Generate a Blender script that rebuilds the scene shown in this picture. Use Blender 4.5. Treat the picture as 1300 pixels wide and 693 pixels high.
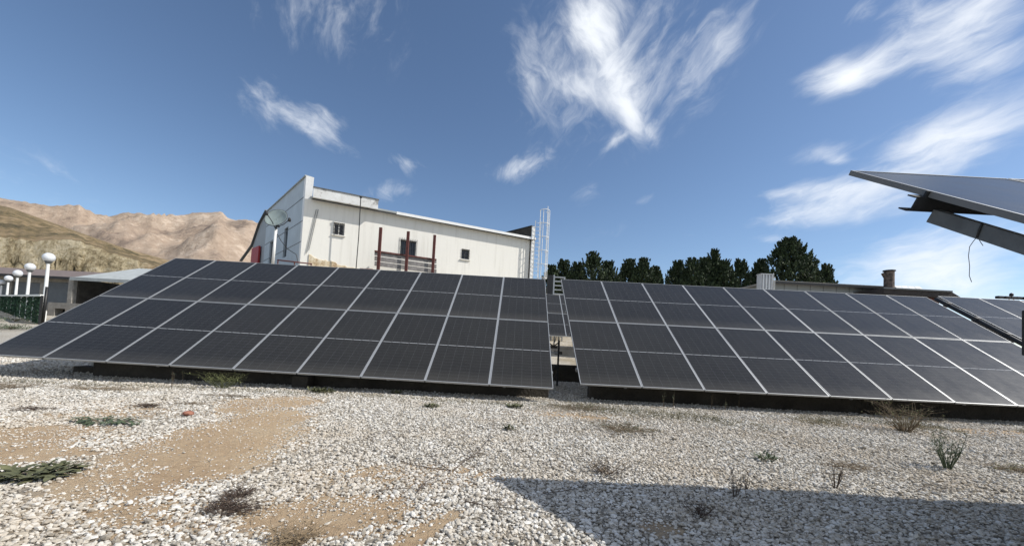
import bpy, bmesh, math, random
import numpy as np
from mathutils import Vector, Matrix, noise
random.seed(7); rng = np.random.default_rng(11)
S = bpy.context.scene
for o in list(bpy.data.objects): bpy.data.objects.remove(o)
R = math.radians

# ------------------------------------------------------------------ camera
E = 1.05                                   # eye height above the gravel
FPX, CX, CY = 495.0, 650.0, 415.24         # focal length / principal point in photo pixels (1300 x 693)
PITCH, ROLL = R(2.2), 0.052
Fv = Vector((0, math.cos(PITCH), math.sin(PITCH))); U0 = Vector((0, -math.sin(PITCH), math.cos(PITCH))); R0 = Vector((1, 0, 0))
Rt = R0*math.cos(ROLL) + U0*math.sin(ROLL); Up = -R0*math.sin(ROLL) + U0*math.cos(ROLL)
EYE = Vector((0, 0, E))
cd = bpy.data.cameras.new('camera'); cam = bpy.data.objects.new('camera', cd); S.collection.objects.link(cam)
cam.matrix_world = Matrix(((Rt.x, Up.x, -Fv.x, 0), (Rt.y, Up.y, -Fv.y, 0), (Rt.z, Up.z, -Fv.z, E), (0, 0, 0, 1)))
cd.sensor_width = 36; cd.lens = FPX/1300*36; cd.shift_y = (CY-346.5)/1300; cd.clip_start = .05; cd.clip_end = 9000
S.camera = cam

def ray(px, py): return (Fv + Rt*((px-CX)/FPX) + Up*((CY-py)/FPX))
def at(px, py, Y):                         # point on the sight line at forward distance Y
    d = ray(px, py); return EYE + d*(Y/d.y)
def on_ground(px, py, z=0.0):
    d = ray(px, py); return EYE + d*((z-E)/d.z)
def on_plane(px, py, P0, n):
    d = ray(px, py); return EYE + d*((P0-EYE).dot(n)/d.dot(n))

# ------------------------------------------------------------------ light and exposure
SUNV = Vector((1.04, -0.10, 1.0)).normalized()         # direction towards the sun
sun_el = math.asin(SUNV.z); sun_az = math.atan2(SUNV.x, SUNV.y)
sd = bpy.data.lights.new('sun', 'SUN'); sd.energy = 4.2; sd.angle = R(.5); sd.color = (1, .955, .88)
so = bpy.data.objects.new('sun', sd); S.collection.objects.link(so); so.rotation_euler = (-SUNV).to_track_quat('-Z', 'Y').to_euler()
S.view_settings.view_transform = 'Standard'; S.view_settings.look = 'None'; S.view_settings.gamma = 1
S.view_settings.exposure = 0.22
S.render.engine = 'CYCLES'
W = bpy.data.worlds.new('World'); S.world = W; W.use_nodes = True
nt = W.node_tree; nt.nodes.clear(); ln = nt.links.new
def nd(t, **k):
    n = nt.nodes.new(t)
    for a, b in k.items(): setattr(n, a, b)
    return n
def mth(op, a, b=None, c=None):
    n = nd('ShaderNodeMath', operation=op)
    for i, v in enumerate((a, b, c)):
        if v is None: continue
        if isinstance(v, (int, float)): n.inputs[i].default_value = v
        else: ln(v, n.inputs[i])
    return n.outputs[0]
def vdot(v, w):
    n = nd('ShaderNodeVectorMath', operation='DOT_PRODUCT'); ln(v, n.inputs[0]); n.inputs[1].default_value = tuple(w); return n.outputs['Value']
def sstep(x, a, b):
    n = nd('ShaderNodeMapRange', interpolation_type='SMOOTHSTEP'); ln(x, n.inputs[0])
    n.inputs[1].default_value = a; n.inputs[2].default_value = b; return n.outputs[0]
sky = nd('ShaderNodeTexSky', sky_type='NISHITA', sun_disc=False); sky.sun_elevation = sun_el; sky.sun_rotation = sun_az
sky.altitude = 1200; sky.air_density = 1.0; sky.dust_density = .7; sky.ozone_density = 1.6
tc = nd('ShaderNodeTexCoord'); D = tc.outputs['Generated']
# high thin cloud: strokes of cirrus fixed in the sky (direction, length, width, amount), broken up by streaky noise
def fbm(vec, scale, detail, rough, dist, lac=2.0):
    n = nd('ShaderNodeTexNoise'); ln(vec, n.inputs['Vector']); n.inputs['Scale'].default_value = scale
    n.inputs['Detail'].default_value = detail; n.inputs['Roughness'].default_value = rough
    n.inputs['Distortion'].default_value = dist; n.inputs['Lacunarity'].default_value = lac; return n
warp = fbm(D, 3.2, 4, .55, 0)
wv = nd('ShaderNodeVectorMath', operation='SUBTRACT'); ln(warp.outputs['Color'], wv.inputs[0]); wv.inputs[1].default_value = (.5, .5, .5)
ws = nd('ShaderNodeVectorMath', operation='SCALE'); ln(wv.outputs[0], ws.inputs[0]); ws.inputs['Scale'].default_value = .11
wa = nd('ShaderNodeVectorMath', operation='ADD'); ln(D, wa.inputs[0]); ln(ws.outputs[0], wa.inputs[1])
DW = wa.outputs[0]
STROKES = [  # two photo points giving the stroke's ends, half width (in direction units), amount, streak field
    ((700, 20), (800, 120), .27, .46, 3), ((690, 30), (800, 130), .20, .36, 0), ((735, -15), (775, 95), .080, .95, 0), ((772, 85), (815, 172), .040, .92, 0), ((800, 130), (832, 184), .032, .55, 3), ((765, 186), (795, 158), .020, .45, 3),
    ((655, 30), (690, 140), .075, .42, 0), ((690, 95), (780, 125), .030, .55, 0),
    ((820, 130), (925, 10), .15, .36, 3), ((765, 60), (800, 140), .055, .75, 3), ((820, 140), (985, 120), .060, .36, 1), ((880, 90), (945, 20), .05, .3, 3),
    ((1005, 112), (1180, 50), .045, 1.0, 1), ((1150, 60), (1330, -25), .070, .80, 1), ((1180, 98), (1330, 45), .035, .70, 1), ((1060, 22), (1130, -15), .035, .6, 3), ((1110, 10), (1200, -5), .03, .6, 1),
    ((940, 254), (1130, 224), .034, .85, 1), ((950, 285), (1120, 255), .042, .80, 1), ((1120, 215), (1340, 125), .080, .80, 1), ((1060, 252), (1200, 225), .06, .45, 1),
    ((970, 210), (1120, 172), .026, .5, 1), ((1035, 202), (1085, 198), .014, .6, 1), ((300, 90), (375, 140), .055, .45, 2), ((350, 120), (455, 198), .036, .80, 2), ((400, 138), (450, 158), .028, .6, 2),
    ((330, 0), (510, 15), .12, .50, 3), ((462, 254), (528, 236), .034, .58, 1), ((490, 205), (542, 217), .028, .48, 2), ((625, 226), (715, 200), .034, .62, 3),
    ((685, 178), (720, 198), .028, .5, 1), ((728, 265), (765, 232), .026, .42, 1), ((800, 252), (840, 238), .022, .40, 1), ((950, 310), (1015, 308), .016, .6, 1),
    ((1040, 345), (1340, 350), .070, .80, 1), ((1100, 315), (1340, 285), .06, .6, 1), ((960, 375), (1300, 375), .05, .5, 1), ((-60, 195), (120, 235), .06, .32, 2), ((60, 225), (300, 240), .05, .25, 1), ((700, 300), (1000, 290), .05, .18, 1)]
def streak(a, b, k, scale, rough=.62):      # noise drawn out along one direction of the sky
    A = ray(*a).normalized(); B = ray(*b).normalized(); c = (A+B).normalized(); t = (B-A).normalized(); n = c.cross(t).normalized()
    q = nd('ShaderNodeCombineXYZ'); ln(vdot(DW, t/k), q.inputs[0]); ln(vdot(DW, n), q.inputs[1]); ln(vdot(DW, c), q.inputs[2])
    f1 = fbm(q.outputs[0], scale, 9, rough, .7).outputs['Fac']; f2 = fbm(q.outputs[0], scale*3.7, 7, .62, .4).outputs['Fac']
    return mth('ADD', mth('MULTIPLY', f1, .56), mth('MULTIPLY', f2, .44))
fields = [streak((690, 20), (820, 190), 2.6, 9.), streak((950, 255), (1330, 110), 4.2, 9.), streak((330, 105), (450, 195), 2.4, 13.), streak((820, 140), (935, 0), 3.0, 11.)]
cms = []
for g_ in range(4):
    cl = None
    for a, b, w, amt, gi in STROKES:
        if gi != g_: continue
        A = ray(*a).normalized(); B = ray(*b).normalized(); c = ((A+B)*.5).normalized(); t = (B-A); L = t.length*.5+w*.4; t.normalize(); n = c.cross(t).normalized()
        u = mth('SUBTRACT', vdot(DW, t/L), c.dot(t)/L); v = mth('SUBTRACT', vdot(DW, n/w), c.dot(n)/w)
        r2 = mth('ADD', mth('MULTIPLY', u, u), mth('MULTIPLY', v, v))
        m = mth('MULTIPLY', sstep(mth('SQRT', r2), 1.35, 0.0), amt)
        m = mth('MULTIPLY', m, mth('GREATER_THAN', vdot(D, c), 0.3))
        cl = m if cl is None else mth('ADD', cl, mth('MULTIPLY', m, mth('SUBTRACT', 1.0, mth('MINIMUM', cl, 1.0))))
    lo_edge = mth('SUBTRACT', .60, mth('MULTIPLY', cl, .46))
    x_ = mth('DIVIDE', mth('SUBTRACT', fields[g_], lo_edge), .34)
    cms.append(mth('MULTIPLY', sstep(x_, 0., 1.15), mth('POWER', mth('MINIMUM', cl, 1.0), .75)))
gen = streak((950, 255), (1330, 110), 3.5, 2.6)
south = sstep(vdot(D, (0, -1, 0)), -.2, .35)
zen = sstep(vdot(D, (0, 0, 1)), .80, .93)
fill_veil = mth('MULTIPLY', sstep(gen, .36, .66), mth('MAXIMUM', mth('MULTIPLY', south, .80), mth('MULTIPLY', zen, .55)))  # veil of unseen cloud overhead and behind, added to whiten the fill light
cm = mth('MAXIMUM', mth('MAXIMUM', cms[0], cms[1]), mth('MAXIMUM', mth('MAXIMUM', cms[2], cms[3]), fill_veil))
mix = nd('ShaderNodeMix', data_type='RGBA'); ln(cm, mix.inputs['Factor'])
hs = nd('ShaderNodeHueSaturation'); ln(sky.outputs[0], hs.inputs['Color']); hs.inputs['Saturation'].default_value = 1.04; hs.inputs['Value'].default_value = 1.0
ln(hs.outputs[0], mix.inputs['A']); mix.inputs['B'].default_value = (7.6, 7.9, 8.3, 1)
bg = nd('ShaderNodeBackground'); bg.inputs['Strength'].default_value = .115; ln(mix.outputs['Result'], bg.inputs['Color'])
wo = nd('ShaderNodeOutputWorld'); ln(bg.outputs[0], wo.inputs['Surface'])

# ------------------------------------------------------------------ materials
def mat(name, col, rough=.8, metal=0., var=.0, vscale=8., bump=0., bscale=30., col2=None, spec=.5, dirt=None):
    m = bpy.data.materials.new(name); m.use_nodes = True; t = m.node_tree; b = t.nodes['Principled BSDF']
    b.inputs['Base Color'].default_value = (*col, 1); b.inputs['Roughness'].default_value = rough; b.inputs['Metallic'].default_value = metal
    b.inputs['Specular IOR Level'].default_value = spec
    tcn = t.nodes.new('ShaderNodeTexCoord'); P = tcn.outputs['Object']
    if var > 0 or col2:
        n = t.nodes.new('ShaderNodeTexNoise'); n.inputs['Scale'].default_value = vscale; n.inputs['Detail'].default_value = 8; n.inputs['Roughness'].default_value = .65
        t.links.new(P, n.inputs['Vector'])
        r = t.nodes.new('ShaderNodeValToRGB'); r.color_ramp.elements[0].position = .35; r.color_ramp.elements[1].position = .66
        c2 = col2 or tuple(c*(1-var) for c in col)
        r.color_ramp.elements[0].color = (*c2, 1); r.color_ramp.elements[1].color = (*(tuple(min(1, c*(1+var*.5)) for c in col)), 1)
        t.links.new(n.outputs['Fac'], r.inputs['Fac']); t.links.new(r.outputs['Color'], b.inputs['Base Color'])
    if bump:
        n2 = t.nodes.new('ShaderNodeTexNoise'); n2.inputs['Scale'].default_value = bscale; n2.inputs['Detail'].default_value = 6; t.links.new(P, n2.inputs['Vector'])
        bp = t.nodes.new('ShaderNodeBump'); bp.inputs['Strength'].default_value = bump; bp.inputs['Distance'].default_value = .05
        t.links.new(n2.outputs['Fac'], bp.inputs['Height']); t.links.new(bp.outputs['Normal'], b.inputs['Normal'])
    return m
class NT:                                   # little node-tree writer for the special materials
    def __init__(s, name):
        s.m = bpy.data.materials.new(name); s.m.use_nodes = True; s.t = s.m.node_tree; s.b = s.t.nodes['Principled BSDF']; s.tc = s.t.nodes.new('ShaderNodeTexCoord')
    def n(s, ty, ins=None, **k):
        q = s.t.nodes.new(ty)
        for a, b in k.items(): setattr(q, a, b)
        for a, b in (ins or {}).items(): s.put(q.inputs[a], b)
        return q
    def put(s, i, v):
        if isinstance(v, bpy.types.NodeSocket): s.t.links.new(v, i)
        else: i.default_value = v
    def ma(s, op, a, b=0., c=None):
        q = s.n('ShaderNodeMath', operation=op); s.put(q.inputs[0], a); s.put(q.inputs[1], b)
        if c is not None: s.put(q.inputs[2], c)
        return q.outputs[0]
    def noise(s, vec, scale, detail=6, rough=.6, dist=0.): return s.n('ShaderNodeTexNoise', {'Vector': vec, 'Scale': scale, 'Detail': detail, 'Roughness': rough, 'Distortion': dist}).outputs['Fac']
    def ramp(s, f, stops):
        q = s.n('ShaderNodeValToRGB', {'Fac': f}); e = q.color_ramp.elements
        while len(e) < len(stops): e.new(.5)
        for i, (p, c) in enumerate(stops): e[i].position = p; e[i].color = (*c, 1)
        return q.outputs['Color']
    def mix(s, f, a, b):
        q = s.n('ShaderNodeMix', data_type='RGBA'); s.put(q.inputs['Factor'], f); s.put(q.inputs['A'], a if isinstance(a, bpy.types.NodeSocket) else (*a, 1)); s.put(q.inputs['B'], b if isinstance(b, bpy.types.NodeSocket) else (*b, 1))
        return q.outputs['Result']
    def bump(s, h, st, d):
        q = s.n('ShaderNodeBump', {'Height': h, 'Strength': st, 'Distance': d}); s.t.links.new(q.outputs[0], s.b.inputs['Normal'])
    def set(s, **k):
        for a, v in k.items(): s.put(s.b.inputs[a.replace('_', ' ')], v)

M = {}
PW, PL, GAP = 1.134, 2.278, .020            # module width, length and the joint between modules
q = NT('panel_cells')                        # glass over half-cut cells: object coordinates are metres on the module
xyz = q.n('ShaderNodeSeparateXYZ', {0: q.tc.outputs['Object']}); X_, Y_ = xyz.outputs[0], xyz.outputs[1]
def line(v, pitch, off, w):
    f = q.ma('FRACT', q.ma('ADD', q.ma('DIVIDE', v, pitch), off)); d = q.ma('ABSOLUTE', q.ma('SUBTRACT', f, .5))
    return q.ma('GREATER_THAN', d, .5-w/pitch/2)
cols = line(X_, (PW-.05)/6, 0., .0035); rows = line(Y_, (PL-.06)/24, .0, .0025); bus = line(X_, (PW-.05)/60, 0., .0011)
mid = q.ma('LESS_THAN', q.ma('ABSOLUTE', Y_), .0065)
dash = q.ma('LESS_THAN', q.ma('ABSOLUTE', q.ma('SUBTRACT', q.ma('FRACT', q.ma('DIVIDE', X_, (PW-.05)/6)), .5)), .40)
margin = q.ma('MAXIMUM', q.ma('GREATER_THAN', q.ma('ABSOLUTE', X_), (PW-.05)/2), q.ma('GREATER_THAN', q.ma('ABSOLUTE', Y_), (PL-.06)/2))
cellid = q.n('ShaderNodeTexWhiteNoise', {'Vector': q.n('ShaderNodeVectorMath', {0: q.tc.outputs['Object'], 1: ((6/(PW-.05)), (12/(PL-.06)), 0)}, operation='MULTIPLY').outputs[0]})
oi = q.n('ShaderNodeObjectInfo')
base = q.mix(oi.outputs['Random'], (.0150, .0150, .0150), (.0205, .0205, .0200))
grid = q.ma('MAXIMUM', q.ma('MULTIPLY', q.ma('MAXIMUM', cols, rows), .20), q.ma('MULTIPLY', bus, .07))
c1 = q.mix(grid, base, (.30, .32, .34)); c2 = q.mix(q.ma('MULTIPLY', margin, .8), c1, (.012, .013, .016))
c3 = q.mix(q.ma('MULTIPLY', mid, q.ma('ADD', q.ma('MULTIPLY', dash, .32), .30)), c2, (.62, .64, .66))
dust = q.noise(q.tc.outputs['Object'], 2.2, 8, .7); sm = q.n('ShaderNodeMapRange', {0: Y_, 1: -PL/2, 2: -PL/2+.35, 3: .06, 4: 0.})
c4 = q.mix(q.ma('ADD', q.ma('MULTIPLY', dust, .045), sm.outputs[0]), c3, (.40, .37, .32))
q.set(Base_Color=c4, Roughness=q.ma('ADD', .16, q.ma('MULTIPLY', dust, .16)), IOR=1.28); M['cells'] = q.m
M['alu'] = mat('aluminium_frame', (.44, .45, .455), .45, .45, .08, 3)
M['aluside'] = mat('anodised_rail', (.47, .48, .50), .45, .7, .15, 3)
M['frameside'] = mat('shaded_frame_side', (.15, .155, .16), .6, 0, .08, 3)  # darker than the frame faces: shade of the sides put into the colour
M['back'] = mat('panel_backsheet', (.55, .55, .55), .6)
M['galv'] = mat('galvanised_steel', (.32, .33, .34), .5, .65, .25, 14)
M['darksteel'] = mat('dark_steel', (.024, .025, .028), .7, 0, .3, 10)
M['greysteel'] = mat('weathered_channel', (.13, .14, .145), .6, .2, .25, 9)
M['conc'] = mat('concrete', (.30, .28, .25), .92, 0, .3, 3, .6, 25)
M['concdark'] = mat('shade_dark_concrete', (.060, .052, .042), .95, 0, .4, 2.5, .7, 20)  # concrete with the shade it stands in put into its colour
M['white'] = mat('white_paint', (.78, .78, .76), .5, 0, .06, 4)
M['globe'] = mat('opal_globe', (.66, .68, .71), .32)
M['black'] = mat('black_rubber', (.012, .012, .013), .5)
M['rust'] = mat('red_oxide_steel', (.115, .030, .024), .7, 0, .4, 7, .3, 30)
M['board'] = mat('grey_weathered_board', (.21, .20, .195), .85, 0, .35, 5, .3, 30)
M['brick'] = mat('fired_brick', (.34, .15, .10), .9, 0, .35, 6, .4, 40)
M['red'] = mat('red_door_paint', (.36, .022, .022), .5, 0, .15, 3)
M['glass'] = mat('dark_window_glass', (.018, .022, .026), .12)
M['hole'] = mat('unlit_interior', (.006, .006, .006), .95)  # near-black colour stands in for the shade inside openings
M['green'] = mat('artificial_hedge', (.018, .060, .030), .8, 0, .55, 12, .8, 60)
M['trunk'] = mat('tree_bark', (.10, .075, .055), .95, 0, .3, 6, .5, 30)
M['stem'] = mat('dry_stem', (.20, .15, .095), .9, 0, .3, 20)
M['stemdark'] = mat('dark_dead_twig', (.085, .058, .042), .9, 0, .3, 20)
M['weed'] = mat('weed_leaf', (.125, .125, .060), .85, 0, .5, 14, col2=(.032, .040, .018))
M['weedgrey'] = mat('grey_green_leaf', (.085, .115, .060), .75, 0, .35, 25)
M['straw'] = mat('olive_grass', (.150, .160, .060), .8, 0, .4, 18)
M['cover'] = mat('dry_cover', (.20, .165, .095), .9, 0, .3, 3, col2=(.085, .085, .045))
M['drygrass'] = mat('dry_grass', (.27, .20, .12), .85, 0, .35, 18)
M['bluesheet'] = mat('pale_blue_cladding', (.44, .50, .54), .55, 0, .10, 1.2)
M['greyclad'] = mat('grey_sheet_wall', (.30, .325, .34), .55, 0, .10, 1.5)
M['slate'] = mat('brown_sheet_roof', (.185, .145, .130), .8, 0, .25, 3)
M['greyroof'] = mat('pale_sheet_roof', (.36, .385, .385), .5, .1, .15, 2)
M['shutter'] = mat('garage_shutter', (.125, .14, .155), .6, 0, .15, 2)
M['darkroof'] = mat('bituminous_roof', (.040, .033, .030), .85, 0, .4, 4, .4, 20)
M['chimney'] = mat('sooty_flue', (.16, .12, .095), .85, 0, .8, 5, .6, 20)
M['dish'] = mat('dish_grey', (.30, .36, .34), .5, 0, .12, 5); M['dish'].node_tree.nodes['Principled BSDF'].inputs['Alpha'].default_value = .55
M['silver'] = mat('ribbed_sheet_unit', (.58, .59, .60), .5, .2, .1, 6)
M['yellowsoil'] = mat('x', (.5, .4, .2))
# render wall: white paint with rain streaks and peeling patches near the foot
q = NT('white_render_wall'); P = q.tc.outputs['Object']
mpn = q.n('ShaderNodeMapping', {0: P, 'Scale': (2.2, 2.2, .16)}); stv = q.noise(mpn.outputs[0], 2.0, 8, .65)
blot = q.noise(P, 1.3, 8, .7)
colr = q.mix(q.ma('MULTIPLY', q.n('ShaderNodeMapRange', {0: stv, 1: .50, 2: .74}).outputs[0], .30), (.78, .76, .70), (.42, .39, .32))
colr = q.mix(q.n('ShaderNodeMapRange', {0: blot, 1: .66, 2: .74, 3: 0., 4: .35}).outputs[0], colr, (.55, .51, .44))
q.set(Base_Color=colr, Roughness=.9); q.bump(blot, .3, .03); M['render'] = q.m
q = NT('peeling_base'); P = q.tc.outputs['Object']; v = q.noise(P, 3.5, 8, .7)
q.set(Base_Color=q.ramp(v, [(.38, (.34, .23, .13)), (.5, (.62, .52, .36)), (.62, (.66, .60, .48))]), Roughness=.95); q.bump(v, .8, .06); M['peel'] = q.m
q = NT('stained_fascia'); P = q.tc.outputs['Object']; v = q.noise(P, 1.6, 8, .65)
q.set(Base_Color=q.ramp(v, [(.36, (.30, .295, .28)), (.44, (.62, .62, .60)), (.6, (.72, .73, .72))]), Roughness=.7); M['fascia'] = q.m
# gravel stones
q = NT('white_gravel'); g = q.n('ShaderNodeNewGeometry'); ri = g.outputs['Random Per Island']; v = q.noise(q.tc.outputs['Object'], 70, 4, .6)
patch = q.noise(q.tc.outputs['Object'], .9, 5, .6)
c = q.ramp(ri, [(0., (.20, .175, .14)), (.16, (.38, .345, .29)), (.4, (.52, .485, .425)), (.75, (.65, .62, .56)), (1., (.79, .77, .73))])
c = q.mix(q.ma('MULTIPLY', v, .35), c, (.42, .38, .32)); c = q.mix(q.n('ShaderNodeMapRange', {0: patch, 1: .46, 2: .66, 3: 0., 4: .45}).outputs[0], c, (.44, .36, .26))
q.set(Base_Color=c, Roughness=.85); M['gravel'] = q.m
# ground
q = NT('soil_and_gravel_bed'); P = q.tc.outputs['Object']; n1 = q.noise(P, .8, 8, .6); n2 = q.noise(P, 14, 8, .7); n3 = q.noise(P, 160, 3, .6)
soil = q.ramp(q.ma('ADD', q.ma('MULTIPLY', n1, .6), q.ma('MULTIPLY', n2, .4)), [(.38, (.42, .285, .165)), (.5, (.53, .385, .235)), (.62, (.58, .455, .30))])
soil = q.mix(q.n('ShaderNodeMapRange', {0: n3, 1: .55, 2: .75, 3: 0., 4: .45}).outputs[0], soil, (.24, .18, .13))
vor = q.n('ShaderNodeTexVoronoi', {'Vector': P, 'Scale': 26.}); stone = q.ramp(vor.outputs['Distance'], [(.15, (.62, .60, .56)), (.55, (.36, .33, .28))])
sy = q.n('ShaderNodeSeparateXYZ', {0: P}); sa = q.n('ShaderNodeAttribute', attribute_name='soil'); bed = q.mix(n3, (.24, .21, .165), (.40, .36, .30))
soil = q.mix(q.n('ShaderNodeMapRange', {0: q.ma('ADD', sa.outputs['Fac'], q.ma('MULTIPLY', q.ma('SUBTRACT', n2, .5), .8)), 1: .12, 2: .38}).outputs[0], bed, soil)
far = q.n('ShaderNodeMapRange', {0: q.ma('ADD', sy.outputs[1], q.ma('MULTIPLY', n2, 1.5)), 1: 8.6, 2: 9.6}).outputs[0]
far2 = q.n('ShaderNodeMapRange', {0: sy.outputs[1], 1: 13., 2: 19.}).outputs[0]
pale = q.mix(q.n('ShaderNodeMapRange', {0: n1, 1: .45, 2: .6}).outputs[0], (.46, .42, .35), (.30, .25, .17))
c = q.mix(far, soil, stone); c = q.mix(far2, c, pale)
n5 = q.noise(P, 55, 6, .75); c = q.mix(q.n('ShaderNodeMapRange', {0: n5, 1: .56, 2: .74, 3: 0., 4: .5}).outputs[0], c, (.25, .185, .125)); c = q.mix(q.n('ShaderNodeMapRange', {0: n5, 1: .42, 2: .30, 3: 0., 4: .45}).outputs[0], c, (.64, .57, .46))
q.set(Base_Color=c, Roughness=.95); q.bump(q.ma('ADD', q.ma('ADD', n2, q.ma('MULTIPLY', n5, .5)), q.ma('MULTIPLY', n3, .3)), 1., .035); M['ground'] = q.m
# hills
q = NT('dry_grass_hill'); P = q.tc.outputs['Object']; n1 = q.noise(P, .09, 9, .72, .5); n2 = q.noise(P, .7, 8, .85)
c = q.ramp(q.ma('ADD', q.ma('MULTIPLY', n1, .55), q.ma('MULTIPLY', n2, .45)), [(.40, (.050, .044, .020)), (.46, (.145, .110, .050)), (.52, (.27, .195, .10)), (.60, (.38, .28, .165))])
q.set(Base_Color=c, Roughness=.95); q.bump(n2, .9, .6); M['hillgrass'] = q.m
q = NT('cut_rock_face'); P = q.tc.outputs['Object']; mpn = q.n('ShaderNodeMapping', {0: P, 'Scale': (1, 1, .6), 'Rotation': (0, .5, 0)}); n1 = q.noise(mpn.outputs[0], .32, 9, .7, .8); n2 = q.noise(P, 2.0, 8, .75)
c = q.ramp(q.ma('ADD', q.ma('MULTIPLY', n1, .55), q.ma('MULTIPLY', n2, .45)), [(.38, (.10, .085, .045)), (.45, (.30, .235, .13)), (.51, (.52, .43, .27)), (.58, (.66, .57, .40))])
sx = q.n('ShaderNodeSeparateXYZ', {0: P}); redn = q.n('ShaderNodeMapRange', {0: q.ma('ADD', sx.outputs[0], q.ma('MULTIPLY', n1, 14.)), 1: -46., 2: -38.}).outputs[0]
c = q.mix(q.ma('MULTIPLY', redn, .65), c, (.30, .115, .045)); q.set(Base_Color=c, Roughness=.95); q.bump(n2, 1., .8); M['cut'] = q.m
q = NT('bare_mountain'); P = q.tc.outputs['Object']; n1 = q.noise(P, .0035, 10, .66, .6); n2 = q.noise(P, .03, 9, .72)
c = q.ramp(q.ma('ADD', q.ma('MULTIPLY', n1, .6), q.ma('MULTIPLY', n2, .4)), [(.40, (.20, .150, .115)), (.47, (.33, .25, .185)), (.54, (.40, .31, .235)), (.60, (.52, .425, .335))])
q.set(Base_Color=c, Roughness=.98); q.bump(n2, .9, 14.); M['mount'] = q.m
# foliage of the conifers
q = NT('conifer_foliage'); g = q.n('ShaderNodeNewGeometry')
c = q.ramp(g.outputs['Random Per Island'], [(0., (.010, .020, .009)), (.5, (.028, .048, .018)), (1., (.070, .100, .034))])
q.set(Base_Color=c, Roughness=.75); M['leaf'] = q.m

# ------------------------------------------------------------------ mesh helpers
class MB:
    def __init__(s): s.v = []; s.f = []; s.mi = []
    def add(s, vs, fs, mi=0):
        o = len(s.v); s.v += [tuple(v) for v in vs]; s.f += [tuple(i+o for i in f) for f in fs]; s.mi += [mi]*len(fs); return s
    def box(s, x0, x1, y0, y1, z0, z1, mi=0, tf=None):
        vs = [Vector(p) for p in ((x0, y0, z0), (x1, y0, z0), (x1, y1, z0), (x0, y1, z0), (x0, y0, z1), (x1, y0, z1), (x1, y1, z1), (x0, y1, z1))]
        if tf: vs = [tf @ v for v in vs]
        return s.add(vs, [(0, 3, 2, 1), (4, 5, 6, 7), (0, 1, 5, 4), (1, 2, 6, 5), (2, 3, 7, 6), (3, 0, 4, 7)], mi)
    def tube(s, pts, r, n=8, mi=0, cap=True):
        pts = [Vector(p) for p in pts]; rs = r if isinstance(r, (list, tuple)) else [r]*len(pts); rings = []; o = len(s.v)
        for i, p in enumerate(pts):
            d = (pts[min(i+1, len(pts)-1)]-pts[max(i-1, 0)]).normalized(); a = d.orthogonal().normalized() if i == 0 else (a - d*a.dot(d)).normalized(); b = d.cross(a)
            rings.append([p+(a*math.cos(2*math.pi*k/n)+b*math.sin(2*math.pi*k/n))*rs[i] for k in range(n)])
        vs = [v for g_ in rings for v in g_]; fs = []
        for i in range(len(pts)-1):
            for k in range(n): fs.append((i*n+k, i*n+(k+1) % n, (i+1)*n+(k+1) % n, (i+1)*n+k))
        if cap: fs += [tuple(reversed(range(n))), tuple(range((len(pts)-1)*n, len(pts)*n))]
        return s.add(vs, fs, mi)
    def bar(s, a, b, w, h, up=(0, 0, 1), mi=0):          # rectangular bar from a to b
        a = Vector(a); b = Vector(b); d = (b-a).normalized(); up = Vector(up); x = d.cross(up).normalized(); y = x.cross(d)
        vs = [p+x*sx_*w/2+y*sy_*h/2 for p in (a, b) for sx_, sy_ in ((-1, -1), (1, -1), (1, 1), (-1, 1))]
        return s.add(vs, [(0, 1, 2, 3), (7, 6, 5, 4), (0, 4, 5, 1), (1, 5, 6, 2), (2, 6, 7, 3), (3, 7, 4, 0)], mi)
    def lathe(s, prof, n=20, c=(0, 0, 0), mi=0):
        vs = [(c[0]+r*math.cos(2*math.pi*k/n), c[1]+r*math.sin(2*math.pi*k/n), c[2]+z) for r, z in prof for k in range(n)]
        fs = [(i*n+k, i*n+(k+1) % n, (i+1)*n+(k+1) % n, (i+1)*n+k) for i in range(len(prof)-1) for k in range(n)]
        return s.add(vs, fs, mi)
    def prism(s, poly, z0, z1, mi=0):
        n = len(poly); vs = [(x, y, z0) for x, y in poly]+[(x, y, z1) for x, y in poly]
        return s.add(vs, [tuple(reversed(range(n))), tuple(range(n, 2*n))]+[(i, (i+1) % n, n+(i+1) % n, n+i) for i in range(n)], mi)
    def build(s, name, mats, parent=None, smooth=False, bevel=0):
        me = bpy.data.meshes.new(name); me.from_pydata(s.v, [], s.f)
        for m in (mats if isinstance(mats, (list, tuple)) else [mats]): me.materials.append(m)
        if any(s.mi): me.polygons.foreach_set('material_index', s.mi)
        bm = bmesh.new(); bm.from_mesh(me); bmesh.ops.recalc_face_normals(bm, faces=bm.faces); bm.to_mesh(me); bm.free()
        if smooth: me.polygons.foreach_set('use_smooth', [True]*len(me.polygons))
        o = bpy.data.objects.new(name, me); S.collection.objects.link(o)
        if parent: o.parent = parent
        if bevel:
            b = o.modifiers.new('bevel', 'BEVEL'); b.width = bevel; b.segments = 2; b.limit_method = 'ANGLE'
        return o
def tag(o, label=None, cat=None, group=None, kind=None):
    if label: o['label'] = label
    if cat: o['category'] = cat
    if group: o['group'] = group
    if kind: o['kind'] = kind
    return o
def empty(name, loc=(0, 0, 0), rz=0.):
    o = bpy.data.objects.new(name, None); S.collection.objects.link(o); o.location = loc; o.rotation_euler = (0, 0, rz); o.empty_display_size = .2; return o
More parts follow.
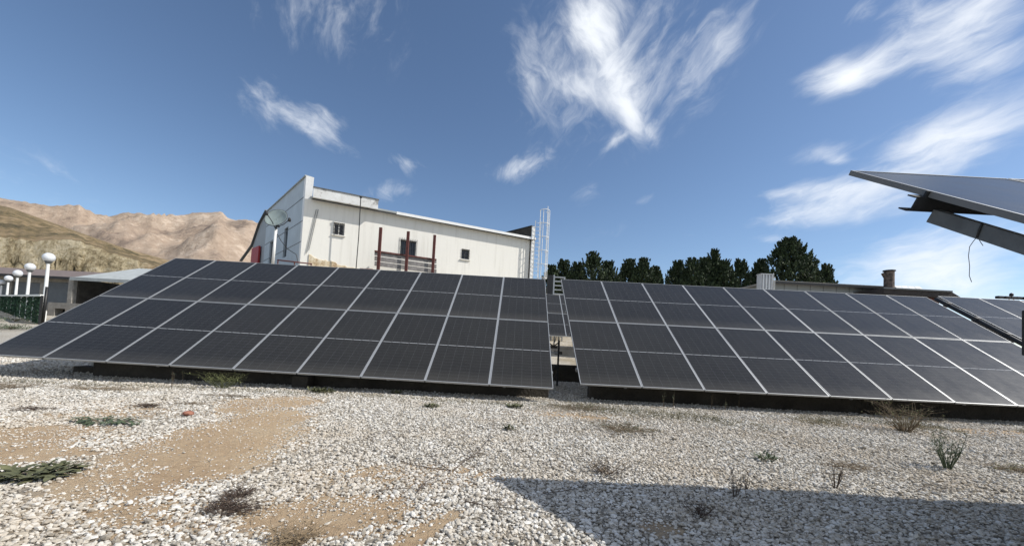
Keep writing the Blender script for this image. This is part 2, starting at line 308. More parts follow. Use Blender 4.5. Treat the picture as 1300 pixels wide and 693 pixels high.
def npmesh(name, V, F, mats, parent=None, smooth=False, mi=None):       # fast mesh from numpy arrays (faces all of one size)
    me = bpy.data.meshes.new(name); k = F.shape[1]
    me.vertices.add(len(V)); me.vertices.foreach_set('co', V.astype(np.float32).ravel())
    me.loops.add(F.size); me.loops.foreach_set('vertex_index', F.astype(np.int32).ravel())
    me.polygons.add(len(F)); me.polygons.foreach_set('loop_start', np.arange(0, F.size, k, dtype=np.int32))
    me.polygons.foreach_set('use_smooth', np.full(len(F), smooth))
    for m in (mats if isinstance(mats, (list, tuple)) else [mats]): me.materials.append(m)
    if mi is not None: me.polygons.foreach_set('material_index', mi.astype(np.int32))
    me.update(calc_edges=True); me.validate()
    o = bpy.data.objects.new(name, me); S.collection.objects.link(o)
    if parent: o.parent = parent
    return o
def vn(x, y, z=0., s=1.): return noise.noise(Vector((x*s, y*s, z*s)))
def fb(x, y, s=1., o=4):
    return sum(noise.noise(Vector((x*s*2**i, y*s*2**i, 7.3*i)))/2**i for i in range(o))
def sms(a, b, x):
    t = min(1, max(0, (x-a)/(b-a))); return t*t*(3-2*t)

# ------------------------------------------------------------------ terrain
def H(x, y):
    z = 0.
    if y > 11:
        left = sms(-.82, -1.0, x/max(y, 1))
        z += (1-left)*3.2*sms(13, 42, y) + left*(.72*sms(11.5, 18.3, y)+min(1.0, .065*max(0, y-18.3)))
    z -= .50*sms(1.2, -1.6, y) if x > -30 else 0
    z -= .10*sms(-3, -9, x)*sms(9, 5, y) if y < 9 else 0
    z += .018*fb(x, y, .7, 3) if y < 40 else 0
    return z
def axis(segs):
    out = []
    for a, b, n in segs: out += list(np.linspace(a, b, n, endpoint=False))
    return out+[segs[-1][1]]
xs = axis([(-4000, -400, 10), (-400, -60, 20), (-60, -16, 50), (-16, 16, 220), (16, 60, 30), (60, 400, 14), (400, 4000, 10)])
ys = axis([(-300, -8, 10), (-8, 1, 20), (1, 12, 110), (12, 45, 60), (45, 400, 20), (400, 5000, 12)])
V = np.array([(x, y, H(x, y)) for y in ys for x in xs]); nx, ny = len(xs), len(ys)
I = np.arange(nx*ny).reshape(ny, nx); F = np.stack([I[:-1, :-1], I[:-1, 1:], I[1:, 1:], I[1:, :-1]], -1).reshape(-1, 4)
GROUND = npmesh('ground', V, F, M['ground'], smooth=True); tag(GROUND, kind='structure'); GV = V

def hor(px): return 434.26+.052*(px-650)
def poly_at(pl, x):
    if x <= pl[0][0]: return pl[0][1]
    for (a, b), (c, d) in zip(pl, pl[1:]):
        if x <= c: return b+(d-b)*(x-a)/(c-a)
    return pl[-1][1]
# mountains far off
MT = [(-500, 235), (-200, 250), (-60, 246), (0, 254), (50, 261), (88, 261), (110, 273), (128, 276), (150, 270), (185, 270), (205, 273), (225, 274), (236, 271), (246, 269), (258, 268.5), (266, 266.5), (272, 268), (277, 274), (290, 278), (305, 281), (330, 286), (420, 300), (520, 330), (640, 400), (700, 440)]
cols_ = np.linspace(-500, 700, 340); rws = 90; V = []
for j in range(rws):
    t = j/(rws-1); Y = 800+2400*t
    for px in cols_:
        skyh = max(0, (hor(px)-poly_at(MT, px))/FPX*2400); env = sms(0, 1, t/.667) if t < .667 else 1-(t-.667)*.9
        x = (px-650)/FPX*Y
        rid = 1-abs(fb(x+100, Y, .0016, 5)); det = fb(x, Y, .006, 5)
        a = min(1, skyh/100)
        z = skyh*env*(1-.42*math.sin(min(1, t/.667)*math.pi)*(1.05-rid)) + a*(22*det*math.sin(min(1, t/.667)*math.pi)) + a*9*fb(px, Y, .09, 4)*env
        V.append((x, Y, z-5))
I = np.arange(len(V)).reshape(rws, len(cols_)); F = np.stack([I[:-1, :-1], I[:-1, 1:], I[1:, 1:], I[1:, :-1]], -1).reshape(-1, 4)
tag(npmesh('mountains', np.array(V), F, M['mount'], smooth=True), kind='structure')
# near hill with its quarried face
TOPL = [(-400, 205), (-100, 240), (0, 262), (40, 276), (100, 297), (150, 314), (212, 331), (262, 352), (330, 385)]
CUTL = [(-400, 285), (-100, 298), (0, 301), (45, 306), (80, 302), (100, 309), (130, 319), (170, 331), (212, 342), (262, 360), (330, 392)]
cols_ = np.linspace(-400, 330, 260); prof = []; V = []; mi = []
K = 12
for px in cols_:
    hz = hor(px); zt = (hz-poly_at(TOPL, px))/FPX*88+E; zc = (hz-poly_at(CUTL, px)+1.2*vn(px, 3, 0, .12)*2)/FPX*54+E; col = []
    z0 = 1.4
    for k in range(K+1):                      # cut face
        t = k/K; Y = 50.5+3.5*t**1.3; z = z0+(zc-z0)*t; d = (.9*fb(px*.06, z, .8, 4)+.5*fb(px*.3, z*.7, .9, 3))*math.sin(math.pi*min(1, t+.1))
        col.append(((px-650)/FPX*(Y-d), Y-d, z))
    for k in range(1, 2*K+1):                 # grassy slope above
        t = k/(2*K); Y = 54+34*t; base = (1-t)*zc+t*zt; z = base+.35*fb((px-650)/FPX*Y, Y, .25, 4)*math.sin(math.pi*t)*2
        col.append(((px-650)/FPX*Y, Y, z))
    for k in range(1, 5): Y = 88+25*k/4; col.append(((px-650)/FPX*Y, Y, zt*(1-k/4)+z0*k/4))
    V.append(col)
V = np.array(V); nc, nr, _ = V.shape; I = np.arange(nc*nr).reshape(nc, nr); F = np.stack([I[:-1, :-1], I[1:, :-1], I[1:, 1:], I[:-1, 1:]], -1).reshape(-1, 4)
mi = np.tile(np.array([0]*K+[1]*(nr-1-K)), nc-1)
tag(npmesh('hill', V.reshape(-1, 3), F, [M['cut'], M['hillgrass']], smooth=True, mi=mi), kind='structure')
# shrubs dotted over the hill are part of its cover
V = []; 
# ------------------------------------------------------------------ gravel (real stones)
def in_soil(x, y):
    """0 = fully gravelled, 1 = bare soil"""
    def el(cx, cy, rx, ry, a):
        c, s = np.cos(a), np.sin(a); dx, dy = x-cx, y-cy; u = (dx*c+dy*s)/rx; v = (-dx*s+dy*c)/ry; return np.clip(1.5-np.sqrt(u*u+v*v)*1.1, 0, 1)
    m = el(-2.62, 3.75, .62, 1.5, .22)*1.15; m = np.maximum(m, el(-3.4, 5.6, .7, .9, 0)*.75)
    m = np.maximum(m, el(-4.2, 3.2, .9, .8, 0)*.75); m = np.maximum(m, el(-5.2, 4.6, 1.3, .9, 0)*.45)
    m = np.maximum(m, el(-1.0, 2.35, .55, .32, .1)*.85); m = np.maximum(m, el(-.75, 3.0, .8, .28, .1)*.55); m = np.maximum(m, el(-.42, 2.12, .07, .30, -.45)*1.1)
    m = np.maximum(m, el(.95, 2.35, .20, .16, .3)*.35); m = np.maximum(m, el(-1.9, 2.2, .5, .3, 0)*.5)
    m = np.maximum(m, el(1.0, 5.9, 1.2, .35, 0)*.35); m = np.maximum(m, el(8, 6.3, 4, .35, 0)*.45)
    return m
at_ = GROUND.data.attributes.new('soil', 'FLOAT', 'POINT'); at_.data.foreach_set('value', in_soil(GV[:, 0], GV[:, 1]).astype(np.float32))
nz = rng.random((64, 64))
def vnoise(x, y, s):
    u = (x*s) % 63; v = (y*s) % 63; i = u.astype(int); j = v.astype(int); fu = u-i; fv = v-j; fu = fu*fu*(3-2*fu); fv = fv*fv*(3-2*fv)
    return (nz[i, j]*(1-fu)+nz[i+1, j]*fu)*(1-fv)+(nz[i, j+1]*(1-fu)+nz[i+1, j+1]*fu)*fv
XY = []
for y0, y1, dens_ in ((1.55, 3.0, 3900), (3.0, 4.6, 3000), (4.6, 7.0, 2100), (7.0, 7.75, 900)):
    w = 1.42*y1+.3; n = int(dens_*2*w*(y1-y0)); x = rng.uniform(-w, w, n); y = rng.uniform(y0, y1, n); k = np.abs(x) < 1.42*y+.3; XY.append(np.stack([x[k], y[k]], 1))
x = rng.uniform(-16, -7.6, 22000); y = rng.uniform(7.75, 12., 22000); k = (x > -1.42*y-.4); XY.append(np.stack([x[k], y[k]], 1))
x = rng.uniform(.6, 2.0, 2500); y = rng.uniform(7.75, 10.9, 2500); XY.append(np.stack([x, y], 1)); XY = np.concatenate(XY); x, y = XY.T
ns = vnoise(x+31, y+17, 2.2)*.5+vnoise(x+11, y+37, 6.1)*.3+vnoise(x+5, y+9, 15.)*.2
ms = in_soil(x, y)
soft = ms+(ns-.5)*.6
keep = rng.random(len(x)) > np.clip((ms*.98+(ns-.5)*1.9*(ms > .02)), 0, .90)
keep &= rng.random(len(x)) > np.clip((ns-.62)*3.0, 0, .35)
x, y = x[keep], y[keep]; N = len(x)
ph = (1+5**.5)/2
ico = np.array([(-1, ph, 0), (1, ph, 0), (-1, -ph, 0), (1, -ph, 0), (0, -1, ph), (0, 1, ph), (0, -1, -ph), (0, 1, -ph), (ph, 0, -1), (ph, 0, 1), (-ph, 0, -1), (-ph, 0, 1)])/math.sqrt(1+ph*ph)
icf = np.array([(0, 11, 5), (0, 5, 1), (0, 1, 7), (0, 7, 10), (0, 10, 11), (1, 5, 9), (5, 11, 4), (11, 10, 2), (10, 7, 6), (7, 1, 8), (3, 9, 4), (3, 4, 2), (3, 2, 6), (3, 6, 8), (3, 8, 9), (4, 9, 5), (2, 4, 11), (6, 2, 10), (8, 6, 7), (9, 8, 1)])
size = np.clip(rng.lognormal(math.log(.0100), .30, N), .004, .022)*np.where(y > 4.6, 1.12, 1.0)*np.where(y > 7.75, 1.5, 1.0)*np.where(soft[keep] > .45, .6, 1.)
sc = np.stack([size*rng.uniform(.85, 1.35, N), size*rng.uniform(.7, 1.05, N), size*rng.uniform(.45, .8, N)], 1)
ax = rng.normal(size=(N, 3)); ax[:, 2] *= 2.2; ax /= np.linalg.norm(ax, axis=1)[:, None]; an = rng.uniform(0, 2*math.pi, N); tl = rng.normal(0, .35, N)
P0 = ico[None]*sc[:, None, :]*rng.uniform(.72, 1.22, (N, 12, 1))
c, s = np.cos(an)[:, None], np.sin(an)[:, None]; X = P0[..., 0]*c-P0[..., 1]*s; Yy = P0[..., 0]*s+P0[..., 1]*c; Z = P0[..., 2]
ct, st_ = np.cos(tl)[:, None], np.sin(tl)[:, None]; Yt = Yy*ct-Z*st_; Zt = Yy*st_+Z*ct
# terrain height under every stone, bilinear from the ground grid
gz = np.array([H(a, b) for b in ys for a in xs]).reshape(len(ys), len(xs)); ixa = np.clip(np.searchsorted(xs, x)-1, 0, len(xs)-2); iya = np.clip(np.searchsorted(ys, y)-1, 0, len(ys)-2)
xa = np.array(xs); ya = np.array(ys); fx = (x-xa[ixa])/(xa[ixa+1]-xa[ixa]); fy = (y-ya[iya])/(ya[iya+1]-ya[iya])
zg = (gz[iya, ixa]*(1-fx)+gz[iya, ixa+1]*fx)*(1-fy)+(gz[iya+1, ixa]*(1-fx)+gz[iya+1, ixa+1]*fx)*fy
zc = zg+size*rng.uniform(.1, .75, N)
V = np.stack([X+x[:, None], Yt+y[:, None], Zt+zc[:, None]], -1).reshape(-1, 3); F = (icf[None]+(np.arange(N)*12)[:, None, None]).reshape(-1, 3)
print('stones', N)
tag(npmesh('gravel', V, F, M['gravel']), 'white crushed stone gravel strewn over sandy soil', 'gravel', kind='stuff')

# ------------------------------------------------------------------ solar arrays
TH = .035
def panel_meshes():
    a = MB(); e = .009
    a.box(-PW/2+e, PW/2-e, -PL/2+e, PL/2-e, -.008, -.0035); o = a.build('solar_panel', [M['cells']]); pm = o.data
    f = MB()
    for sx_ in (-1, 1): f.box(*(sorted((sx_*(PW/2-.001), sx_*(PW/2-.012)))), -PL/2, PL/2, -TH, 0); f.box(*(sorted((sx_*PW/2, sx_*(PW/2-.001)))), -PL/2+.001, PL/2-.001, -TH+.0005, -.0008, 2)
    for sy_ in (-1, 1): f.box(-PW/2+.012, PW/2-.012, *(sorted((sy_*PL/2, sy_*(PL/2-.012)))), -TH, -.0004)
    f.box(-PW/2+.012, PW/2-.012, -PL/2+.012, PL/2-.012, -.0125, -.0095, 1)
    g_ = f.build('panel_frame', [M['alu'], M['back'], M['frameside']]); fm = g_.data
    bpy.data.objects.remove(o); bpy.data.objects.remove(g_); return pm, fm
PM, FM = panel_meshes()
def array(name, org, u, v, nw, nh, label, legs=True, purl=True, ground=None, front_blocks=True, col0=0, wmul=1., glab=None, legcols=None, group='solar arrays standing in rows on the gravel'):
    u = Vector(u).normalized(); v = Vector(v); v = (v-u*v.dot(u)).normalized(); n = u.cross(v)
    Wd, Ld = PW+GAP, PL+GAP; org = Vector(org)
    root = empty(name, org+Vector((0, 0, 0))); tag(root, label, 'solar array', group)
    def put(p): return p-org
    for j in range(nh):
        for i in range(nw):
            c_ = u*((i+.5)*Wd-GAP/2+random.uniform(-.0015, .0015))+v*((j+.5)*Ld-GAP/2+random.uniform(-.002, .002))+n*random.uniform(-.002, .002)
            p = bpy.data.objects.new('solar_panel', PM); S.collection.objects.link(p); p.parent = root
            tu = (u+n*random.gauss(0, .0012)).normalized(); tv = (v+n*random.gauss(0, .0012)).normalized(); tn = tu.cross(tv).normalized()
            p.matrix_local = Matrix(((tu.x, tv.x, tn.x, c_.x), (tu.y, tv.y, tn.y, c_.y), (tu.z, tv.z, tn.z, c_.z), (0, 0, 0, 1)))
            fr = bpy.data.objects.new('panel_frame', FM); S.collection.objects.link(fr); fr.parent = p
    wtot = nw*Wd; ltot = nh*Ld
    # joint rails close the gaps between modules
    for i in range(1, nw):
        m_ = MB(); c_ = u*(i*Wd-GAP/2); m_.bar(c_+n*(-.012)+v*.01, c_+n*(-.012)+v*(ltot-.03), .0195, .014, up=n); m_.build('joint_rail', M['alu'], root)
    # purlins
    for j in range(nh if purl else 0):
        for q_ in (.22, .78):
            m_ = MB(); vv = v*((j+q_)*Ld); nn = n*(-TH-.032)
            m_.bar(u*(-.02)+vv+nn, u*(wtot)+vv+nn, .06, .06, up=n); m_.build('purlin', M['galv'], root)
    if legs:
        for s_ in (legcols or np.linspace(.9, wtot-.9, max(2, nw//2+1))):
            r_ = MB(); nn = n*(-TH-.062-.045); r_.bar(u*s_+nn+v*.15, u*s_+nn+v*(ltot-.15), .05, .09, up=n); r_.build('rafter', M['galv'], root)
            for vv in (1.25, ltot-.75):
                top = u*s_+nn+v*vv; w_ = org+top; gzz = H(w_.x, w_.y)
                l_ = MB(); l_.box(top.x-.035, top.x+.035, top.y-.035, top.y+.035, gzz-org.z-.05, top.z-.03); l_.build('leg', M['galv'], root)
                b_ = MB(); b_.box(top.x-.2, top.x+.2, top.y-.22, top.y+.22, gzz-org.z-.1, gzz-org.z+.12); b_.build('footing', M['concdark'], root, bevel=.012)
            top = u*s_+nn+v*(ltot-.8); bt = u*s_+nn+v*.9; 
            br = MB(); w_ = org+top; br.bar(Vector((top.x+.04, top.y, H(w_.x, w_.y)-org.z+.35)), Vector((bt.x+.04, bt.y+.6, (bt+v*.6).z-.03)), .04, .04); br.build('brace', M['galv'], root)
    return root, u, v, n
A1o = Vector((-9.574, 7.074, E-.706)); A1u = (.9999, -.0098, -.0070); A1v = (.0121, .8279, .5608)
A1, u1, v1, n1_ = array('solar_array', A1o, A1u, A1v, 9, 2, 'left solar array of eighteen dark panels sloping up towards the white building')
A2o = Vector((1.315, 7.229, E-.701)); A2u = (1., -.0025, .0029); A2v = (.0005, .8291, .5592)
A2, u2, v2, n2_ = array('solar_array', A2o, A2u, A2v, 9, 2, 'right solar array of eighteen dark panels in front of the dark conifers')
# the next table further right, a pipe between them
A4o = A2o+Vector(A2u)*(9*1.154+.32)+Vector((0, .0, .04))
array('solar_array', A4o, A2u, A2v, 5, 2, 'solar array at the right edge of the view, beyond the dark pipe')
# table in the next row behind, seen through the gap
A5o = at(704, 426, 19.6)-Vector((.55, 0, 0))
array('solar_array', A5o, (1, 0, .0), (0, .83, .557), 5, 2, 'distant solar array of the row behind, seen through the narrow gap')
# near table above and to the right of the camera
cor = at(1080, 216, 2.8); v3 = Vector((.0, .829, .559)).normalized(); A3o = cor-v3*(2*(PL+GAP)-GAP)
A3, u3, v3, n3_ = array('solar_array', A3o, (1, 0, 0), v3, 7, 2, 'nearest solar array jutting into the right edge of the sky, seen almost edge on', legs=False, purl=False)
# its exposed end: purlin end, rafter, post, box
def rel(p): return Vector(p)-A3o
LT = 2*(PL+GAP)-GAP
s1 = LT-.64
p_ = MB(); c0 = v3*s1+n3_*(-TH)
hh = .085; Xw = -.055; Xf = -.085
for k in (0, 1):                                       # C channel: two flanges run past the cut web
    nn = n3_*(-.004-k*(hh-.008)); p_.bar(c0+nn+u3*(Xf+.012*(1-k)), c0+nn+u3*8.0, .055, .008, up=n3_)
p_.bar(c0+n3_*(-hh/2)+v3*(-.024)+u3*Xw, c0+n3_*(-hh/2)+v3*(-.024)+u3*8., .007, hh-.018, up=n3_)
p_.bar(c0+n3_*(-hh/2)+v3*(.020)+u3*(Xw+.04), c0+n3_*(-hh/2)+v3*(.020)+u3*8., .007, hh-.018, up=n3_)
p_.build('purlin', M['darksteel'], A3)
for sx_ in (.09, 2.4, 4.8):
    r_ = MB(); a_ = v3*(s1-.035)+n3_*(-TH-hh+.018-.037)+u3*sx_; b_ = v3*.2+n3_*(-TH-hh+.018-.037)+u3*sx_; r_.bar(a_, b_, .05, .076, up=n3_); r_.build('rafter', M['greysteel'], A3, bevel=.003)
for sx_ in (.95, 2.4, 4.8):
    for vv in (s1-.75, .7):
        t_ = v3*vv+n3_*(-TH-hh-.06)+u3*sx_; w_ = A3o+t_; l_ = MB(); l_.box(t_.x-.03+.05, t_.x+.03+.05, t_.y-.03, t_.y+.03, H(w_.x, w_.y)-A3o.z-.05, t_.z); l_.build('leg', M['greysteel'], A3)
b0 = at(1296.5, 394, 2.0); b1 = at(1296.5, 451, 2.0)
jb = MB(); r0 = rel(b0); jb.box(r0.x, r0.x+.22, r0.y-.12, r0.y, rel(b1).z, r0.z); jb.box(r0.x+.2, r0.x+.9, r0.y-.08, r0.y-.04, r0.z-.14, r0.z-.09); tag(jb.build('junction_box', M['black'], A3, bevel=.004))
cl_ = MB(); a_ = v3*(LT-.66)+n3_*(-.002); cl_.bar(a_+u3*(-.006), a_+n3_*(-TH-.02)+u3*(-.006), .03, .012, up=v3); cl_.build('end_clamp', M['darksteel'], A3)
# loose string tied round the rafter
xr = A3o.x+.09-.0275
def onr(px, py): return on_plane(px, py, Vector((xr, 0, 0)), Vector((1, 0, 0)))
w_ = MB(); p0 = onr(1247.5, 283); p1 = onr(1240.5, 300)
w_.tube([p0, p0.lerp(p1, .5)+Vector((-.003, 0, 0)), p1+Vector((0, 0, -.003)), p1+Vector((.03, 0, -.01))], .0055, 8)
pts = [at(a, b, p1.y) for a, b in ((1241, 300), (1236, 306), (1231, 313), (1229.5, 325), (1231, 338), (1230.5, 350), (1233.5, 358))]
w_.tube(pts, .0016, 6); w_.tube([at(a, b, p1.y) for a, b in ((1241, 300), (1244, 306), (1248, 312))], .0016, 6)
tag(w_.build('string', M['darksteel'], smooth=True), 'thin frayed string tied round the near array\'s beam and hanging against the sky', 'string')

# dark pipe lying along the slope between the two right-hand tables
pp = MB(); base = A2o+u2*(9*1.154+.20)+n2_*(-.01); pp.tube([base+v2*.2, base+v2*4.5], .052, 14); pr = empty('cable_conduit', base+v2*.2)
tag(pr, 'black cable pipe running up the slope between two right-hand solar arrays', 'cable pipe')
for i_, v_ in enumerate(pp.v): pp.v[i_] = tuple(Vector(v_)-pr.location)
pp.build('pipe', M['black'], pr, smooth=True)
for k in (1.6, 2.6, 3.35, 4.15):
    c_ = MB(); q_ = base+v2*k-pr.location; c_.bar(q_-v2*.05+u2*.01, q_+v2*.05+u2*.01, .125, .125, up=n2_); c_.build('pipe_clamp', M['darksteel'], pr, bevel=.01)
c_ = MB(); q0 = base+v2*3.35-pr.location-u2*.09; c_.bar(q0+n2_*-.03, q0+v2*-1.0+n2_*-.03, .02, .03, up=n2_); c_.build('bracket', M['darksteel'], pr)

# things in the gap between the two front arrays
gx = (A1o+u1*(9*1.154)); 
t_ = empty('support_frame', (gx.x+.24, 9.9, H(gx.x, 9.9))); tag(t_, 'dark steel support frame standing in the gap between the two front arrays', 'support frame')
for dx in (-.13, .16):
    m_ = MB(); m_.box(dx-.022, dx+.022, -.022, .022, -.03, 1.16); m_.build('post', M['darksteel'], t_)
m_ = MB(); m_.box(-.108, .138, -.015, .015, .82, .86); m_.build('crossbar', M['alu'], t_)
m_ = MB(); m_.tube([(-.12+.28*k/10, 0, 1.12-.10*math.sin(math.pi*k/10)) for k in range(11)], .014, 8); m_.build('cable', M['black'], t_, smooth=True)
m_ = MB(); m_.bar((.16, -.03, .35), (.02, -.03, .10), .03, .03); m_.build('brace', M['darksteel'], t_)
m_ = MB(); m_.box(.05, .15, -.09, -.023, .42, .54); m_.build('clamp_block', M['darksteel'], t_, bevel=.01)
# low concrete beams coloured near-black as shade; one dark block added in the gap
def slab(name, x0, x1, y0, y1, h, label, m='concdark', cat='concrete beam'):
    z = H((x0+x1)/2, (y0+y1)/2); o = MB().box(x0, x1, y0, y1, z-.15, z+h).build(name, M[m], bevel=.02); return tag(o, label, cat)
slab('concrete_beam', -8.1, .78, 7.62, 7.9, .36, 'long low concrete beam under the left array, its shade put into the dark colour')
slab('concrete_beam', 1.62, 12.2, 7.8, 8.1, .36, 'long low concrete beam under the right array, its shade put into the dark colour')
slab('concrete_block', 1.0, 2.3, 11.2, 11.45, .48, 'dark block added behind the gap between the front arrays to stand for shaded ground', cat='concrete block')
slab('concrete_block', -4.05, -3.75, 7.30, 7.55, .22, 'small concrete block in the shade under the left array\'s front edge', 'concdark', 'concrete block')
# aluminium rack above the gap
t_ = empty('ladder_frame', at(703, 372, 25.5)); t_.location.z = H(t_.location.x, 25.5); zt = at(704, 351, 25.5).z-t_.location.z; zb = at(704, 373, 25.5).z-t_.location.z
tag(t_, 'small light metal frame with four rungs rising behind the gap between the front arrays', 'metal frame')
wd = 13/FPX*25.5
for dx in (-.02, wd): m_ = MB(); m_.box(dx-.045, dx+.045, -.03, .03, -.05, zt-(0 if dx > 0 else -.10)); m_.build('upright', M['alu'], t_)
for k in range(5):
    m_ = MB(); z_ = zb+(zt-zb)*k/4*.97; m_.box(.03, wd-.05, -.03, .03, z_-.035, z_+.035); m_.build('rung', M['alu'], t_)
m_ = MB(); m_.box(-.45, -.08, -.08, .08, zb-.1, zt+.06); m_.build('cable_box', M['black'], t_, bevel=.02)

# ------------------------------------------------------------------ terrace and white building
A = at(393.5, 300, 21.0); B = at(674, 330, 27.0); A.z = B.z = 0; wdir = (B-A).normalized(); wn = Vector((wdir.y, -wdir.x, 0)); Wlen = (B-A).length
G0 = at(383.5, 300, 21.0); G0.z = 0; C_ = at(337, 300, 27.8); C_.z = 0; gdir = (C_-G0).normalized(); Glen = (C_-G0).length; gn = Vector((-gdir.y, gdir.x, 0)); 
if gn.x > 0: gn = -gn
ZT = 4.35
t0 = G0+wn*1.95+Vector((-3.5, 0.2, 0)); t1 = B+wn*2.0+wdir*1.4; t2 = B+gdir*12+wdir*1.4; t3 = C_+Vector((-4.2, 4, 0)); t4 = C_+Vector((-4.2, -3.0, 0))
m_ = MB(); m_.prism([(p.x, p.y) for p in (t0, t1, t2, t3, t4)], -.2, ZT); tag(m_.build('terrace', M['ground']), kind='structure')
bld = empty('white_building', (A.x, A.y, ZT)); tag(bld, 'white rendered flat roofed building with barred windows above the left solar array', 'building')
O = Vector((A.x, A.y, ZT))
def L_(p): return Vector(p)-O
ze = at(393.5, 254.5, 21.0).z; zeB = at(674, 304.5, 27.0).z; ze = (ze+zeB)/2; zpar = at(383.5, 222.5, 21.0).z; zpB = at(671, 288, 27.0).z
# long wall as a slab with real openings is cut by placing recessed windows proud: wall pieces around openings
def wall_uv(px, py): p = on_plane(px, py, A, wn); return (p-A).dot(wdir), p.z
holes = []
for (x0, y0, x1, y1) in ((423.5, 283.5, 437, 298.5), (508, 305.5, 528, 325), (585.8, 316.8, 595.6, 329.3)):
    ua, za = wall_uv(x0, (y0+y1)/2); ub, zb_ = wall_uv(x1, (y0+y1)/2); um, z1_ = wall_uv((x0+x1)/2, y0); um, z0_ = wall_uv((x0+x1)/2, y1); holes.append((ua, ub, z0_, z1_))
def wall_with_holes(P, d, nrm, length, z0, z1, th, hs, mat_, name, parent, orig):
    us = sorted({0, length, *[h[0] for h in hs], *[h[1] for h in hs]}); zs = sorted({z0, z1, *[h[2] for h in hs], *[h[3] for h in hs]}); m = MB()
    # one continuous skin: cells of a grid except the holes, plus reveals
    def pt(u_, z_, k): return P+d*u_-nrm*(th*k)+Vector((0, 0, z_))-orig
    for a, b in zip(us, us[1:]):
        for c_, e_ in zip(zs, zs[1:]):
            um, zm = (a+b)/2, (c_+e_)/2
            if any(h[0] < um < h[1] and h[2] < zm < h[3] for h in hs): continue
            m.add([pt(a, c_, 0), pt(b, c_, 0), pt(b, e_, 0), pt(a, e_, 0)], [(0, 1, 2, 3)])
            m.add([pt(a, c_, 1), pt(b, c_, 1), pt(b, e_, 1), pt(a, e_, 1)], [(3, 2, 1, 0)])
    for h in hs:
        q_ = [(h[0], h[2]), (h[1], h[2]), (h[1], h[3]), (h[0], h[3])]
        for i in range(4): a, b = q_[i], q_[(i+1) % 4]; m.add([pt(*a, 0), pt(*b, 0), pt(*b, 1), pt(*a, 1)], [(0, 1, 2, 3)])
    m.add([pt(0, z1, 0), pt(length, z1, 0), pt(length, z1, 1), pt(0, z1, 1)], [(0, 1, 2, 3)])
    m.add([pt(0, z0, 0), pt(0, z1, 0), pt(0, z1, 1), pt(0, z0, 1)], [(0, 1, 2, 3)]); m.add([pt(length, z0, 0), pt(length, z1, 0), pt(length, z1, 1), pt(length, z0, 1)], [(0, 1, 2, 3)])
    return m.build(name, mat_, parent)
w0 = (A-G0).dot(wdir); A0 = A-wdir*w0
wall_with_holes(A0, wdir, wn, Wlen+w0, ZT-.1, ze, .28, [(h[0]+w0, h[1]+w0, h[2], h[3]) for h in holes], M['render'], 'wall', bld, O)
for k, h in enumerate(holes):
    def wp(u_, z_, out): return A+wdir*u_+wn*out+Vector((0, 0, z_))-O
    w_ = MB(); f_ = .05
    for a, b in (((h[0]+f_/2, h[2]), (h[0]+f_/2, h[3])), ((h[1]-f_/2, h[2]), (h[1]-f_/2, h[3])), ((h[0]+f_, h[2]+f_/2), (h[1]-f_, h[2]+f_/2)), ((h[0]+f_, h[3]-f_/2), (h[1]-f_, h[3]-f_/2)), (((h[0]+h[1])/2, h[2]+f_), ((h[0]+h[1])/2, h[3]-f_))):
        w_.bar(wp(*a, -.12), wp(*b, -.12), f_, .04, up=wn)
    wo_ = w_.build('window', M['white'] if k == 0 else M['greysteel'], bld)
    g_ = MB(); g_.add([wp(h[0]+.01, h[2]+.01, -.15), wp(h[1]-.01, h[2]+.01, -.15), wp(h[1]-.01, h[3]-.01, -.15), wp(h[0]+.01, h[3]-.01, -.15)], [(0, 1, 2, 3)]); g_.build('pane', M['glass'], wo_)
    bars = MB(); nb = 5 if k != 1 else 8
    ex = .0 if k != 1 else .12
    for i in range(nb+1):
        u_ = h[0]-ex*.4+(h[1]-h[0]+ex*.8)*i/nb; bars.tube([wp(u_, h[2]-ex, .03), wp(u_, h[3]+ex, .03)], .011, 6)
    for i in range(4 if k != 1 else 3): z_ = h[2]+(h[3]-h[2])*i/(3 if k != 1 else 2); bars.tube([wp(h[0]-.02, z_, .045), wp(h[1]+.02, z_, .045)], .011, 6)
    if k == 0:
        for i in range(4):
            for j in range(3):
                cu = h[0]+(h[1]-h[0])*(i+.5)/4; cz = h[2]+(h[3]-h[2])*(j+.5)/3; rr = (h[1]-h[0])/9
                bars.tube([wp(cu+rr*math.cos(a_), cz+rr*math.sin(a_), .03) for a_ in np.linspace(0, 2*math.pi, 11)], .009, 5, cap=False)
    bars.build('window_bars', M['darksteel'], wo_)
    if k != 1:
        s_ = MB(); s_.bar(wp(h[0]-.08, h[2]-.035, .03), wp(h[1]+.08, h[2]-.035, .03), .12, .05, up=(0, 0, 1)); s_.build('sill', M['render'], wo_)
# peeling foot of the wall
ub, _ = wall_uv(458, 330); m_ = MB()
n_ = 26; top = [ZT+.82+.12*fb(i*.7, 3, .5, 3)-.42*i/n_ for i in range(n_+1)]
vs = []; 
for i in range(n_+1):
    u_ = .02+(ub)*i/n_
    for out, z_ in ((.004, top[i]), (.045, top[i]-.03), (.05, ZT-.1)): vs.append(A+wdir*u_+wn*out+Vector((0, 0, z_))-O)
m_.add(vs, [(3*i+k, 3*i+3+k, 3*i+4+k, 3*i+1+k) for i in range(n_) for k in (0, 1)]); m_.build('wall_base', M['peel'], bld)
